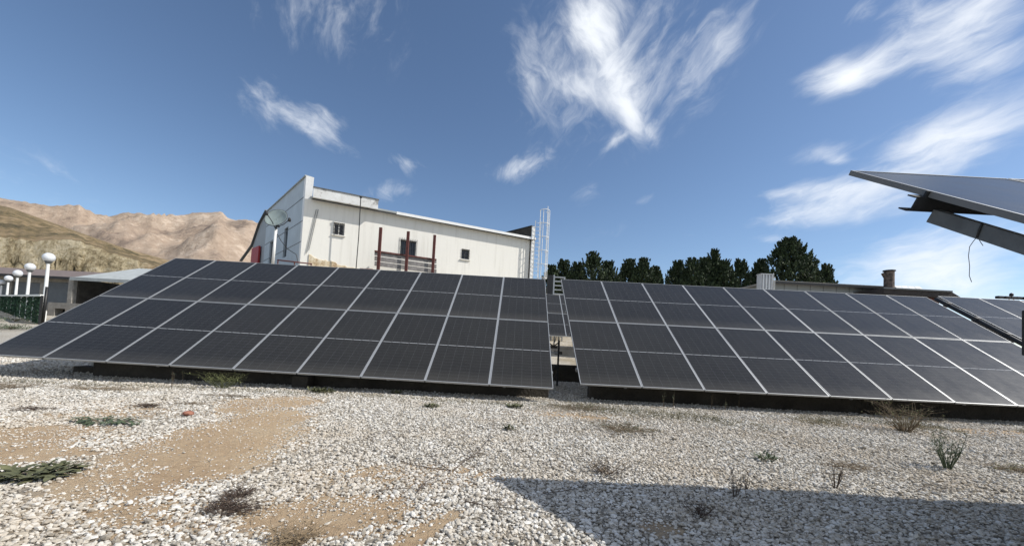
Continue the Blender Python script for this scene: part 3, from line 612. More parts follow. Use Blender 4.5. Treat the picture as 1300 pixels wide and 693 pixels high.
# gable wall: level parapet, pale blue sheet; windows as recessed dark strips
def gab_uv(px, py): p = on_plane(px, py, G0, gn); return (p-G0).dot(gdir), p.z
gh = []
for (x0, y0, x1, y1) in ((360, 290, 364.6, 326), (341.8, 307, 347.0, 334)):
    ua, _ = gab_uv(x1, (y0+y1)/2); ub_, _ = gab_uv(x0, (y0+y1)/2); _, z1_ = gab_uv((x0+x1)/2, y0); _, z0_ = gab_uv((x0+x1)/2, y1); gh.append((ua, ub_, max(z0_, ZT), z1_))
wall_with_holes(G0, gdir, gn, Glen, ZT-.1, zpar-.06, .25, gh, M['bluesheet'], 'gable_wall', bld, O)
for h in gh:
    g_ = MB(); 
    def gp(u_, z_, out): return G0+gdir*u_+gn*out+Vector((0, 0, z_))-O
    g_.add([gp(h[0], h[2], -.1), gp(h[1], h[2], -.1), gp(h[1], h[3], -.1), gp(h[0], h[3], -.1)], [(0, 1, 2, 3)]); g_.build('gable_window', M['glass'], bld)
for zz in (at(382.7, 249, 21).z, at(381.7, 279.5, 21).z, at(381, 306, 21).z):
    m_ = MB(); m_.bar(gp(.02, zz, .006), gp(Glen-.02, zz, .006), .012, .035, up=(0, 0, 1)); m_.build('sheet_joint', M['greysteel'], bld)
m_ = MB(); m_.bar(gp(-.05, zpar-.03, -.1), gp(Glen+.05, zpar-.03, -.1), .36, .06); m_.build('coping', M['greyroof'], bld)
# front fin of the gable: leans back towards its foot
fz = [(zpar-.062, 1.0), (ze+.4, .95), (ZT+1.6, .36), (ZT-.1, .30)]; vs = []
a0 = G0+gdir*.02
for z_, k in fz:
    w1 = (A-G0).dot(wdir)
    for s_ in (0., 1.):
        base_ = a0+wn*(.10*k if 1 else 0); p = base_+wdir*(w1*s_*k) + (wn*.02 if s_ else wn*.0); vs.append(Vector((p.x, p.y, z_))-O)
    for s_ in (1., 0.):
        p = a0+gdir*.35+wdir*(w1*s_*k); vs.append(Vector((p.x, p.y, z_))-O)
m_ = MB(); fs = []
for i in range(3):
    for k in range(4): fs.append((i*4+k, i*4+(k+1) % 4, i*4+4+(k+1) % 4, i*4+4+k))
fs += [(0, 1, 2, 3), (12, 13, 14, 15)]
m_.add(vs, fs); m_.build('corner_pier', M['white'], bld)
# roof slab with eave, fascia box, back and far parapet
per = Vector((-wn.x, -wn.y, 0))
ra = A+wn*.34; rb = B+wn*.34+wdir*.12
m_ = MB(); e0, e1 = ra+Vector((0, 0, ze+.02)), rb+Vector((0, 0, ze+.02)); f0, f1 = A+gdir*5.2+Vector((0, 0, ze+1.02)), B+gdir*5.2+Vector((0, 0, ze+1.02))
m_.add([e0-O, e1-O, f1-O, f0-O]+[p+Vector((0, 0, .10))-O for p in (e0, e1, f1, f0)], [(3, 2, 1, 0), (4, 5, 6, 7), (0, 1, 5, 4), (1, 2, 6, 5), (2, 3, 7, 6), (3, 0, 4, 7)]); m_.build('roof', M['greyroof'], bld)
m_ = MB(); m_.bar(ra+wdir*4.4+wn*.012+Vector((0, 0, ze+.045))-O, rb+wn*.012+Vector((0, 0, ze+.045))-O, .02, .16); m_.build('roof_edge', M['white'], bld)
m_ = MB(); m_.bar(ra+wn*-.02+Vector((0, 0, ze-.03))-O, rb+wn*-.02+Vector((0, 0, ze-.03))-O, .05, .04); m_.build('gutter', M['darksteel'], bld)
pf = on_plane(479.5, 262, ra, wn); uf = (pf-ra).dot(wdir); zf1 = on_plane(397, 239, ra, wn).z
m_ = MB(); m_.bar(ra+wdir*.02+wn*.04+Vector((0, 0, (ze+zf1)/2))-O, ra+wdir*uf+wn*.04+Vector((0, 0, (ze+zf1)/2))-O, .30, zf1-ze); m_.build('fascia_box', M['fascia'], bld)
m_ = MB(); m_.bar(ra+wdir*.0+wn*.05+Vector((0, 0, zf1+.02))-O, ra+wdir*(uf+.03)+wn*.05+Vector((0, 0, zf1+.02))-O, .36, .04); m_.build('fascia_cap', M['greysteel'], bld)
m_ = MB(); q0 = B+wdir*-.02; 
pv = [q0+wn*.10, q0+gdir*9]; m_.bar(Vector((pv[0].x, pv[0].y, (ZT+zpB)/2))-O, Vector((pv[1].x, pv[1].y, (ZT+zpB)/2))-O, .2, zpB-ZT); m_.build('end_wall', M['concdark'], bld)  # end wall coloured dark for the shade on its inner face
m_ = MB(); m_.bar(Vector((pv[0].x, pv[0].y, zpB+.03))-O, Vector((pv[1].x, pv[1].y, zpB+.03))-O, .3, .06); m_.build('end_coping', M['darksteel'], bld)
m_ = MB(); p = B+wn*.13+wdir*.0; m_.bar(Vector((p.x, p.y, ZT))-O, Vector((p.x, p.y, zpB))-O, .04, .24, up=wdir); m_.build('end_pilaster', M['white'], bld)
# back wall
m_ = MB(); bk0 = A+gdir*9; bk1 = B+gdir*9; m_.bar(Vector((bk0.x, bk0.y, (ZT+ze)/2))-O, Vector((bk1.x, bk1.y, (ZT+ze)/2))-O, .25, ze-ZT); m_.build('back_wall', M['render'], bld)
# lean-to beyond the gable
D1 = at(322, 300, 30.5); D1.z = 0; m_ = MB(); zz0 = at(338, 268, 27.8).z; zz1 = at(323, 312, 30.5).z; zz2 = at(311, 331, 31.5).z; D2 = at(309, 300, 31.8); D2.z = 0
poly = [C_+Vector((0, 0, ZT-.1)), C_+Vector((0, 0, zz0)), C_.lerp(D1, .5)+Vector((0, 0, (zz0+zz1)/2+.35)), D1+Vector((0, 0, zz1)), D1+Vector((0, 0, ZT-.1))]
back_ = Vector((.6, 2.5, 0)); n5 = len(poly); m_.add([p-O for p in poly]+[p+back_-O for p in poly], [tuple(range(n5)), tuple(reversed(range(n5, 2*n5)))]+[(i, (i+1) % n5, n5+(i+1) % n5, n5+i) for i in range(n5)])
m_.build('lean_to', M['greyclad'], bld)
m_ = MB(); hp = [C_+Vector((0, 0, zz0+.05)), C_.lerp(D1, .5)+Vector((0, 0, (zz0+zz1)/2+.40)), D1+Vector((0, 0, zz1+.04)), D2+Vector((0, 0, zz2))]
for a, b in zip(hp, hp[1:]): m_.bar(a+gn*.05-O, b+gn*.05-O, .2, .06)
m_.build('lean_to_eave', M['greysteel'], bld)
r0_ = at(322.5, 317, 29.6); r1_ = at(330, 335, 28.4)
m_ = MB(); m_.bar(Vector((r0_.x, r0_.y, (ZT+r0_.z)/2))+gn*.1-O, Vector((r1_.x, r1_.y, (ZT+r0_.z)/2))+gn*.1-O, .12, r0_.z-ZT+.1); m_.build('red_door', M['red'], bld)

# caged ladder at the right corner of the building
lad = empty('caged_ladder', (B.x+.18, B.y-.25, ZT)); tag(lad, 'white steel caged ladder rising past the right corner of the white building', 'ladder')
ld = Vector((.94, .34, 0)).normalized(); lo = Vector((.5, -.86, 0)).normalized(); ztop = at(680, 281, 26.9).z-ZT; zcage = at(680, 266, 26.9).z-ZT
for s_ in (0, .42):
    m_ = MB(); m_.box(-.022, .022, -.022, .022, 0, ztop, tf=Matrix.Translation(ld*s_)); m_.build('side_rail', M['white'], lad)
k = .3
while k < ztop:
    m_ = MB(); m_.tube([ld*.0+Vector((0, 0, k)), ld*.42+Vector((0, 0, k))], .013, 6); m_.build('rung', M['white'], lad); k += .28
cc = ld*.55+lo*.2; hoops = np.linspace(1.2, zcage-.1, 6); ang0 = math.atan2(lo.y, lo.x)
def cg(a_, z_): return cc+Vector((math.cos(ang0+a_)*.34, math.sin(ang0+a_)*.34, z_))
for z_ in hoops: m_ = MB(); m_.tube([cg(a_, z_) for a_ in np.linspace(-2.3, 2.3, 15)], .022, 6); m_.build('hoop', M['white'], lad)
for a_ in (-1.7, -.85, 0, .85, 1.7): m_ = MB(); m_.tube([cg(a_, 1.2), cg(a_, zcage+(.12 if a_ == 0 else -.1))], .022, 6); m_.build('cage_strap', M['white'], lad)

# satellite dish on its post
dz = ZT; dp = at(349, 300, 20.2); dish = empty('satellite_dish', (dp.x, dp.y, dz)); tag(dish, 'grey green satellite dish on a white post before the gable of the building', 'satellite dish')
def dl(px, py, Y=20.2): return at(px, py, Y)-dish.location
m_ = MB(); m_.tube([Vector((0, 0, 0)), dl(350.3, 291)], .07, 12); m_.build('post', M['white'], dish, smooth=True)
dc = dl(352, 279); dn = Vector((.05, -.9, .45)).normalized(); qa = dn.orthogonal().normalized(); qb = dn.cross(qa); m_ = MB(); rad = .56; vs = []; fs = []
for i in range(9):
    r_ = rad*i/8
    for j in range(28): a_ = 2*math.pi*j/28; vs.append(dc+(qa*math.cos(a_)+qb*math.sin(a_))*r_+dn*(.16*(i/8)**2))
for i in range(8):
    for j in range(28): fs.append((i*28+j, i*28+(j+1) % 28, i*28+28+(j+1) % 28, i*28+28+j))
m_.add(vs, fs); o_ = m_.build('reflector', M['dish'], dish, smooth=True); sl = o_.modifiers.new('t', 'SOLIDIFY'); sl.thickness = .012
m_ = MB(); m_.tube([dc+(qa*math.cos(a_)+qb*math.sin(a_))*rad+dn*.16 for a_ in np.linspace(0, 2*math.pi, 33)], .014, 6); m_.build('rim', M['darksteel'], dish)
for a_, b_ in ((338.5, 271), (367.5, 279)):
    m_ = MB(); e_ = dl(a_, b_, 19.6); m_.tube([dl(349, 289, 20.1), dl((a_+352)/2, (b_+287)/2+2, 19.8), e_], .022, 6); arm = m_.build('feed_arm', M['black'], dish)
    m_ = MB(); m_.lathe([(.0, -.09), (.07, -.09), (.075, .02), (.05, .09), (0, .09)], 10, e_); m_.build('receiver', M['darksteel'], arm, smooth=True)
m_ = MB(); m_.tube([dl(350, 291), dl(352, 284), dl(354, 288, 20.1)], .05, 8); m_.build('mount', M['darksteel'], dish)
m_ = MB(); m_.tube([dl(352, 297), dl(357, 306), dl(365, 316), dl(376, 323), dl(378.5, 333)], .018, 6); m_.build('cable', M['black'], dish)
# slanting cables on the wall, black antenna pole
for k, (a, b, la) in enumerate((((401.5, 266), (388.5, 322), 'thin grey cable slanting down the white wall, the nearer to the corner pier'), ((404, 266), (392, 318), 'thin grey cable slanting down the white wall, the one nearer the barred windows'))):
    m_ = MB(); p0 = on_plane(*a, A+wn*.04, wn); p1 = on_plane(*b, A+wn*.04, wn); m_.tube([p0, p1], .014, 6); tag(m_.build('wall_cable', M['greysteel']), la, 'cable')
m_ = MB(); p0 = at(458, 251, 21.3); p1 = at(452, 340, 21.3); z_ = ZT; an_ = empty('antenna_pole', (p1.x, p1.y, z_)); tag(an_, 'thin black pole standing in front of the white wall', 'pole')
m_.tube([Vector((0, 0, 0)), (p0-an_.location)*.5+Vector((.03, 0, 0)), p0-an_.location], .026, 8); m_.build('mast', M['black'], an_); m_ = MB(); q_ = p0-an_.location; m_.box(q_.x-.05, q_.x+.05, q_.y-.05, q_.y+.05, q_.z-.02, q_.z+.06); m_.build('cap', M['black'], an_)
# horizontal pipe and brick pile beside wall foot
m_ = MB(); m_.tube([at(352, 330, 19.9), at(396, 335, 20.3)], .035, 8); tag(m_.build('handrail', M['rust'], smooth=True), 'low brown rail at the foot of the gable corner behind the panels', 'rail')
m_.v.clear()
rl = bpy.data.objects['handrail']
for px_ in (353, 374, 395):
    t__ = at(px_, 330+(px_-352)*.114, 19.9+(px_-352)/44*.4); q_ = MB(); q_.tube([Vector((t__.x, t__.y, ZT-.02)), t__], .03, 6); q_.build('rail_post', M['rust'], rl)
bp0 = at(457, 337, 21.2); bn = 0
pile = MB()
for lay in range(5):
    for r_ in range(2):
        for c_ in range(4 - (lay > 2)):
            a_ = random.uniform(-.12, .12); T = Matrix.Translation((bp0.x+.13+c_*.235+random.uniform(-.01, .01), bp0.y+r_*.13, ZT+.06*lay+.03)) @ Matrix.Rotation(a_, 4, 'Z')
            pile = MB().box(-.11, .11, -.055, .055, -.0285, .0285, tf=T); 
            tag(pile.build('brick', M['brick'], bevel=.004), 'red brick in the small pile left of the dark steel posts', 'brick', 'bricks piled beside the steel posts')
# rack of red posts and grey boards
rk = empty('board_rack', (at(516, 338, 22.).x, 22., ZT)); tag(rk, 'three tall dark red steel posts carrying weathered grey boards before the white wall', 'rack')
for (a, b, c_, Y) in ((483.5, 289, 480, 21.3), (518.5, 294, 515.5, 22.1), (552, 298.5, 550, 22.9)):
    p0 = at(a, b, Y); p1 = at(c_, 335, Y); m_ = MB(); m_.bar(Vector((p0.x, p0.y, ZT-.02))-rk.location, p0-rk.location, .15, .12, up=(0, 1, 0)); m_.build('post', M['rust'], rk)
for (ya, yb) in ((321.5, 332), (328.0, 338.5), (334.5, 344.5)):
    m_ = MB(); m_.bar(at(475.5, ya, 21.48)-rk.location, at(554, yb, 23.28)-rk.location, .04, .24); m_.build('board', M['board'], rk)
m_ = MB(); m_.bar(at(475.5, 318.5, 21.42)-rk.location, at(554, 329.5, 23.2)-rk.location, .07, .07); m_.build('top_rail', M['rust'], rk)

# ------------------------------------------------------------------ left side: lamps, hedge fence, sheds
lamps = [(62, 327, 19.1), (38.3, 339, 22.9), (22.7, 347, 26.4), (11, 353.5, 30.2), (2.6, 358, 33.6)]
LL = ['nearest and tallest white globe lamp post, right of the green fence', 'second white globe lamp post counting away from the sheds\' corner', 'middle one of the five white globe lamp posts', 'fourth white globe lamp post, the last but one to the left', 'farthest globe lamp post, cut by the left edge of the view']
proto = None
for k, (px, py, Y) in enumerate(lamps):
    p = at(px, py, Y); z0 = H(p.x, p.y); h = 3.15
    z0 = p.z-h
    if proto is None:
        root = empty('street_lamp', (p.x, p.y, z0)); parts = []
        m_ = MB(); m_.lathe([(.11, -.5), (.11, .5), (.075, .56), (.06, h-.30)], 14); parts.append(m_.build('pole', M['white'], root, smooth=True))
        m_ = MB(); m_.lathe([(.06, h-.30), (.10, h-.28), (.13, h-.22), (.15, h-.17)], 16); parts.append(m_.build('collar', M['greysteel'], root, smooth=True))
        m_ = MB(); m_.lathe([(max(.001,   .23*math.sin(math.pi*i/12)), h-.23*math.cos(math.pi*i/12)) for i in range(13)], 20); parts.append(m_.build('globe', M['globe'], root, smooth=True))
        proto = (root, parts)
    else:
        root = proto[0].copy(); S.collection.objects.link(root); root.location = (p.x, p.y, z0)
        for c_ in proto[1]: d_ = c_.copy(); S.collection.objects.link(d_); d_.parent = root
    tag(root, LL[k], 'street lamp', 'white globe lamps along the fence')
fe = empty('hedge_fence', at(50, 410, 18.3)); tag(fe, 'dark green artificial hedge fence with white top rail beside the lamp posts', 'fence')
F0 = at(51, 400, 18.3); F1 = at(-14, 400, 34.5); n_ = 60; vs = []; fs = []
def fpt(t, z_): p = F0.lerp(F1, t); return Vector((p.x, p.y, H(p.x, p.y)+z_))-fe.location
zz0 = at(51, 376.5, 18.3).z; 
def ftop(t): p = F0.lerp(F1, t); return Vector((p.x, p.y, zz0+(at(-14, 376, 34.5).z-zz0)*t))-fe.location
m_ = MB()
for i in range(n_):                            # leafy strips
    pass
tuft = np.array([[fpt(a, .04)+(ftop(a)-fpt(a, .04))*b for b in rng.random(46)] for a in rng.random(230)]).reshape(-1, 3)
tuft += rng.normal(0, .03, tuft.shape); dirs = rng.normal(size=(len(tuft), 3)); d2 = rng.normal(size=(len(tuft), 3)); dirs = dirs/np.linalg.norm(dirs, axis=1)[:, None]*.08; d2 = np.cross(dirs, d2); d2 = d2/np.linalg.norm(d2, axis=1)[:, None]*.03
V = np.stack([tuft-dirs, tuft+d2, tuft+dirs, tuft-d2], 1).reshape(-1, 3); F = np.arange(len(V)).reshape(-1, 4); npmesh('foliage', V, F, M['green'], fe)
for i in range(13): t = i/12; m_ = MB(); m_.bar(fpt(t, -.1), ftop(t)+Vector((0, 0, .05)), .07, .07, up=(0, 1, 0)); m_.build('post', M['white'] if i else M['black'], fe)
m_ = MB(); m_.bar(ftop(0)+Vector((0, 0, .06)), ftop(1)+Vector((0, 0, .06)), .12, .09); m_.build('top_rail', M['white'], fe)
m_ = MB()
for i in range(40): m_.bar(fpt(i/40, 0)+(ftop(i/40)-fpt(i/40, 0))*.0, ftop(i/40), .012, .012, up=(0, 1, 0))
for b in (.1, .35, .6, .85): m_.bar(fpt(0, 0)+(ftop(0)-fpt(0, 0))*b, fpt(1, 0)+(ftop(1)-fpt(1, 0))*b, .012, .012)
m_.build('wire_mesh', M['green'], fe)
p0 = at(60, 364, 18.9); p1 = at(54, 409, 18.9); m_ = MB(); m_.tube([p1+Vector((0, 0, -.2)), p0], .06, 8); tag(m_.build('black_post', M['black'], smooth=True), 'black post standing against the nearest lamp post', 'post')

def quadprism(m, pts, dv, mi=0):
    n = len(pts); pts = [Vector(p) for p in pts]; dv = Vector(dv); m.add(pts+[p+dv for p in pts], [tuple(range(n)), tuple(reversed(range(n, 2*n)))]+[(i, n+i, n+(i+1) % n, (i+1) % n) for i in range(n)], mi); return m
# garage building with the brown roof
gz0 = 1.6; gr = empty('garage_building', (at(40, 380, 34).x, 34, gz0)); tag(gr, 'long low garage building with brown sheet roof and grey shutters behind the lamps', 'garage'); go = gr.location
yr = 34.
def gx(px, py, Y=yr): return at(px, py, Y)-go
zt_ = at(60, 353, yr).z-go.z; zb_ = 0.; xr = at(97, 370, yr).x-go.x; xl = at(-130, 370, yr).x-go.x
doors = [(-60, -32), (-26, 8), (14, 50), (55, 89.5)]
hs_ = [((at(a, 370, yr).x-go.x)-xl, (at(b, 370, yr).x-go.x)-xl, at((a+b)/2, 386, yr).z, at((a+b)/2, 358, yr).z) for a, b in doors]
wall_with_holes(Vector((xl, yr, 0))+Vector((go.x, 0, 0)), Vector((1, 0, 0)), Vector((0, -1, 0)), xr-xl, gz0-.3, zt_+go.z, .3, hs_, M['conc'], 'wall', gr, go)
for h in hs_:
    m_ = MB(); a_ = xl+h[0]+.02; b_ = xl+h[1]-.02; nsl = 9; z0_ = h[2]-go.z; z1_ = h[3]-go.z
    for i in range(nsl):
        za = z0_+(z1_-z0_)*i/nsl; zb2 = z0_+(z1_-z0_)*(i+1)/nsl-.02; m_.box(a_, b_, .12, .15, za, zb2)
    m_.box(a_, b_, .16, .18, z0_, z1_); m_.build('shutter', M['shutter'], gr)
m_ = MB(); zr0 = at(60, 352, 33.4).z-go.z; zr1 = at(60, 343, 37.).z-go.z
quadprism(m_, [(xl, -.7, zr0), (xl, -.7, zr0+.09), (xl, 4.2, zr1+.2), (xl, 4.2, zr1+.1)], (xr-xl+.2, 0, 0)); m_.build('roof', M['slate'], gr)
m_ = MB(); m_.box(xl, xr+.2, -.76, -.71, zr0-.10, zr0+.11); m_.build('roof_edge', M['darksteel'], gr)
m_ = MB(); m_.box(xr-.05, xr+.15, -.6, 4., -.3, zr0-.02); m_.build('end_wall', M['conc'], gr)
# open carport with pale roof
cp = empty('carport', (at(140, 385, 32).x, 32, gz0)); tag(cp, 'open fronted shed with pale grey sheet roof and dark interior', 'shed'); co = cp.location
x0_ = at(98, 355, 32).x-co.x; x1_ = x0_+9.5; zc0 = at(140, 355.5, 32).z-co.z; zc1 = at(120, 337.5, 37.0).z-co.z
m_ = MB(); nco = 60; vs = []
for i in range(nco+1):
    xx = x0_-.1+(x1_-x0_+.2)*i/nco; dz_ = .03*(1 if i % 2 else -1); vs += [(xx, -.4, zc0+dz_), (xx, 5.2, zc1+dz_)]
m_.add(vs, [(2*i, 2*i+2, 2*i+3, 2*i+1) for i in range(nco)]); o_ = m_.build('roof', M['greyroof'], cp); sl = o_.modifiers.new('t', 'SOLIDIFY'); sl.thickness = .03
m_ = MB(); m_.box(x0_-.1, x1_+.1, -.46, -.41, zc0-.22, zc0+.05); m_.build('fascia', M['greyroof'], cp)
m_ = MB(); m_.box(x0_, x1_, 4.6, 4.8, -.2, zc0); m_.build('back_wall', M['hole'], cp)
for a_ in (x0_, x1_-.2): m_ = MB(); m_.box(a_, a_+.2, 0, 4.58, -.2, zc0-.02); m_.build('side_wall', M['concdark'], cp)
for a_ in (x0_-.25, x0_+4.4, x1_+.05): m_ = MB(); m_.box(a_, a_+.35, -.38, -.03, -.3, zc0-.05); m_.build('pillar', M['conc'], cp)
# low concrete wall in front with a small opening
lw = empty('low_wall', (at(85, 400, 26).x, 26, 1.0)); tag(lw, 'low rough concrete wall with a small dark opening below the sheds', 'wall'); lo_ = lw.location
xa_ = at(60, 395, 26).x; xb_ = at(200, 395, 26).x; zt2 = at(85, 384.5, 26).z
ha = at(68.5, 400, 26).x-xa_; hb = at(82, 400, 26).x-xa_
wall_with_holes(Vector((xa_, 26, 0)), Vector((1, 0, 0)), Vector((0, -1, 0)), xb_-xa_, .9, zt2, .6, [(ha, hb, at(75, 401, 26).z, at(75, 391.5, 26).z)], M['conc'], 'masonry', lw, lo_)
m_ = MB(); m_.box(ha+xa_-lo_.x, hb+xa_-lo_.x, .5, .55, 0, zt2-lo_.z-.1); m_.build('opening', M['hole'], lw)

# ------------------------------------------------------------------ trees
def tree(px, pyt, wpx, Y, label, dense=1., rounded=False, grp='dark conifers behind the solar arrays'):
    top = at(px, pyt, Y); z0 = H(top.x, top.y); h = top.z-z0; w = wpx/FPX*Y/2
    root = empty('conifer_tree', (top.x, top.y, z0)); tag(root, label, 'tree', grp)
    m_ = MB(); ln_ = random.uniform(-.1, .1); m_.tube([(0, 0, -.2), (ln_, 0, h*.4), (0, ln_, h*.93)], [.16, .11, .02], 8)
    for k in range(9):
        z_ = h*(.22+.07*k); a_ = k*2.4; r_ = w*.75*(1-(z_/h)**1.6); m_.tube([(0, 0, z_), (math.cos(a_)*r_*.6, math.sin(a_)*r_*.6, z_+r_*.35), (math.cos(a_)*r_, math.sin(a_)*r_, z_+r_*.9)], [.05, .03, .01], 6)
    m_.build('trunk', M['trunk'], root)
    # crown: upward brushes of small leaf faces placed through the volume
    nbr = int((210 if not rounded else 420)*dense); C = []; Dd = []
    for k in range(nbr):
        t = random.random()**.62; z_ = h*(.30+.68*t)
        if rounded: prof_ = (math.sin(math.pi*min(1, .08+.92*t)**.85)**.55)*(1.0 if t < .9 else .8)
        else: prof_ = min(1., (1-t)/.42)**.85*(1.+.14*math.sin(k*1.7))
        a_ = random.uniform(0, 2*math.pi); rr = w*prof_*math.sqrt(random.random())*random.uniform(.8, 1.12)
        cc_ = np.array((math.cos(a_)*rr, math.sin(a_)*rr, z_)); n_ = 42
        ln2 = random.uniform(.35, .75)*(1.35 if t > .9 and not rounded else 1); tt = rng.random(n_)
        out = np.array((math.cos(a_)*.35, math.sin(a_)*.35, 1.)); out /= np.linalg.norm(out)
        sp = (1-tt)[:, None]*rng.normal(0, .13 if t < .8 else .07, (n_, 3)); C.append(cc_+out*(tt*ln2)[:, None]-np.array((0, 0, ln2*.5))+sp); Dd.append(np.tile(out, (n_, 1))+rng.normal(0, .55, (n_, 3)))
    C = np.concatenate(C); Dd = np.concatenate(Dd); Dd /= np.linalg.norm(Dd, axis=1)[:, None]; C[:, 2] = np.where(C[:, 2] > h, h-(C[:, 2]-h), C[:, 2])
    s2 = np.cross(Dd, rng.normal(size=Dd.shape)); s2 /= np.linalg.norm(s2, axis=1)[:, None]; a_ = rng.uniform(.06, .14, (len(C), 1)); b_ = a_*.5
    V = np.stack([C-Dd*a_, C+s2*b_, C+Dd*a_, C-s2*b_], 1).reshape(-1, 3); npmesh('crown', V, np.arange(len(V)).reshape(-1, 4), M['leaf'], root)
TR = [(701, 337, 24, 'low conifer at the left end of the row, just right of the caged ladder'), (716, 330, 26, 'small conifer between the lowest and the peaked tree of the left clump'), (734, 333, 26, 'conifer tucked against the left side of the left clump\'s tallest tree'),
      (753, 320.5, 34, 'tallest conifer of the left clump, left of the sky gap'), (773, 332, 30, 'conifer just right of the left clump\'s tallest tree'), (799, 329, 30, 'pointed conifer near the middle of the left clump\'s right half'),
      (817, 328, 26, 'second conifer left of the sky gap'), (832, 339, 18, 'short conifer bordering the sky gap on its left'), (861, 331, 26, 'conifer bordering the sky gap on its right'), (879, 328, 28, 'second conifer right of the sky gap'),
      (894, 327, 24, 'conifer left of the slender spire tree'), (907, 316.5, 22, 'slender conifer with the highest spire of the middle clump'), (920, 330, 24, 'conifer right of the slender spire tree'), (941, 329, 26, 'separate conifer between the spire tree and the ribbed metal unit'),
      (965, 329, 22, 'narrow conifer directly above the ribbed metal unit'), (1031, 330, 26, 'thin conifer just right of the big round tree'), (1049, 335, 18, 'last small sparse conifer right of the big round tree')]
for k, (a, b, c_, la) in enumerate(TR): tree(a, b, c_*1.30, 34+(k % 3)*1.1, la, dense=.6 if k > 14 else 1.)
tree(1003, 301, 60, 33, 'big round crowned dark tree, tallest of all, above the grey building', 1.25, True)

# ------------------------------------------------------------------ right side: flat building, flue, dark roofed shed, ribbed unit, floodlight
fbY = 24.; fo = at(1048, 370, fbY); fz = H(fo.x, fo.y); fbd = empty('grey_building', (fo.x, fbY, fz)); tag(fbd, 'low grey building with thin flat roof behind the right solar array', 'building')
def fl(px, py, Y=fbY): return at(px, py, Y)-fbd.location
xa_, xb_ = fl(979, 365).x, fl(1111, 372).x; zt_ = (fl(979, 360.5).z+fl(1111, 366).z)/2
m_ = MB(); m_.box(xa_, xb_, 0, 7, -.5, zt_); m_.build('wall', M['greyclad'], fbd)
m_ = MB(); m_.box(xa_-.3, xb_+.75, -.5, 7.3, zt_+.003, zt_+.11); m_.build('roof', M['conc'], fbd)
m_ = MB(); m_.box(xa_-.3, xb_+.75, -.56, -.503, zt_-.07, zt_+.06); m_.build('roof_edge', M['darksteel'], fbd)
m_ = MB(); m_.box(xa_-.02, xa_+.1, -.06, -.005, -.5, zt_-.02); m_.build('corner_post', M['darksteel'], fbd)
m_ = MB(); m_.box(xb_+.003, xb_+.1, -.1, 6., -.5, zt_-.002); m_.build('corner_post', M['darksteel'], fbd)
m_ = MB(); m_.box(xb_+.103, xb_+1.3, .1, 6., -.5, zt_-.05); m_.build('side_wall', M['white'], fbd)
nsm = MB()
for i in range(1, 8): xx = xa_+(xb_-xa_)*i/8; nsm.box(xx-.012, xx+.012, -.014, -.001, -.4, zt_-.01)
nsm.build('sheet_joint', M['greysteel'], fbd)
# flue
cY = 23.; c0 = at(1128.5, 372, cY); ch = empty('chimney', (c0.x, cY, H(c0.x, cY))); tag(ch, 'short sooty round flue with a side pipe above the grey building\'s right end', 'chimney')
zt_ = at(1128, 344, cY).z-ch.location.z; zb_ = at(1129, 376, cY).z-ch.location.z
m_ = MB(); m_.lathe([(.30, 0), (.30, zb_), (.25, zb_+.1), (.24, zt_-.05), (.24, zt_)], 18); m_.build('flue', M['chimney'], ch, smooth=True)
m_ = MB(); m_.lathe([(.0, zt_+.07), (.29, zt_+.04), (.30, zt_-.02), (.242, zt_-.03)], 18); m_.build('cap', M['darksteel'], ch)
m_ = MB(); m_.tube([Vector((-.2, 0, zt_-.45)), at(1120.5, 347, cY)-ch.location], .085, 8); m_.build('side_pipe', M['chimney'], ch)
m_ = MB(); m_.lathe([(.45, zb_-.15), (.52, zb_-.02), (.40, zb_+.16), (.26, zb_+.22)], 14); m_.build('collar', M['chimney'], ch)
# dark roofed shed
sY = 22.; s0 = at(1170, 375, sY); sh = empty('dark_roof_shed', (s0.x, sY, H(s0.x, sY))); tag(sh, 'shed with black flat roof edge right of the sooty flue', 'shed')
def sl_(px, py, Y=sY): return at(px, py, Y)-sh.location
a_ = sl_(1122, 371.5); b_ = sl_(1207, 373.5); c_ = sl_(1222, 379)
m_ = MB(); zt_ = (a_.z+b_.z)/2+.22
quadprism(m_, [(a_.x, 0, zt_-.36), (a_.x, 0, zt_), (b_.x, 0, zt_), (c_.x, 0, zt_-.36)], (0, 5, 0)); m_.build('roof', M['darkroof'], sh)
m_ = MB(); m_.box(a_.x+.3, c_.x-.9, .4, 4.6, -.4, zt_-.363); m_.build('wall', M['rust'], sh)
m_ = MB(); m_.box(a_.x-.05, b_.x+.05, -.06, -.003, zt_-.05, zt_+.03); m_.build('roof_edge', M['greysteel'], sh)
for k in range(4):
    m_ = MB(); q0, q1 = sl_(1139+k*9.6, 369.4+k*.4, 22.8), sl_(1148+k*9.6, 369.8+k*.4, 22.8); q2, q3 = sl_(1143.5+k*8, 362.6+k*.3, 24.6), sl_(1136+k*8, 362.3+k*.3, 24.6); tt = Vector((0, .01, .03))
    m_.add([q0, q1, q2, q3, q0-tt, q1-tt, q2-tt, q3-tt], [(0, 1, 2, 3), (7, 6, 5, 4), (0, 4, 5, 1), (1, 5, 6, 2), (2, 6, 7, 3), (3, 7, 4, 0)])
    m_.build('roof_sheet', M['fascia'], sh)
m_ = MB(); m_.box(sl_(1139, 366).x-.1, sl_(1139, 366).x+1.9, 1.2, 2.4, zt_+.002, zt_+.035); m_.build('roof_curb', M['darkroof'], sh)
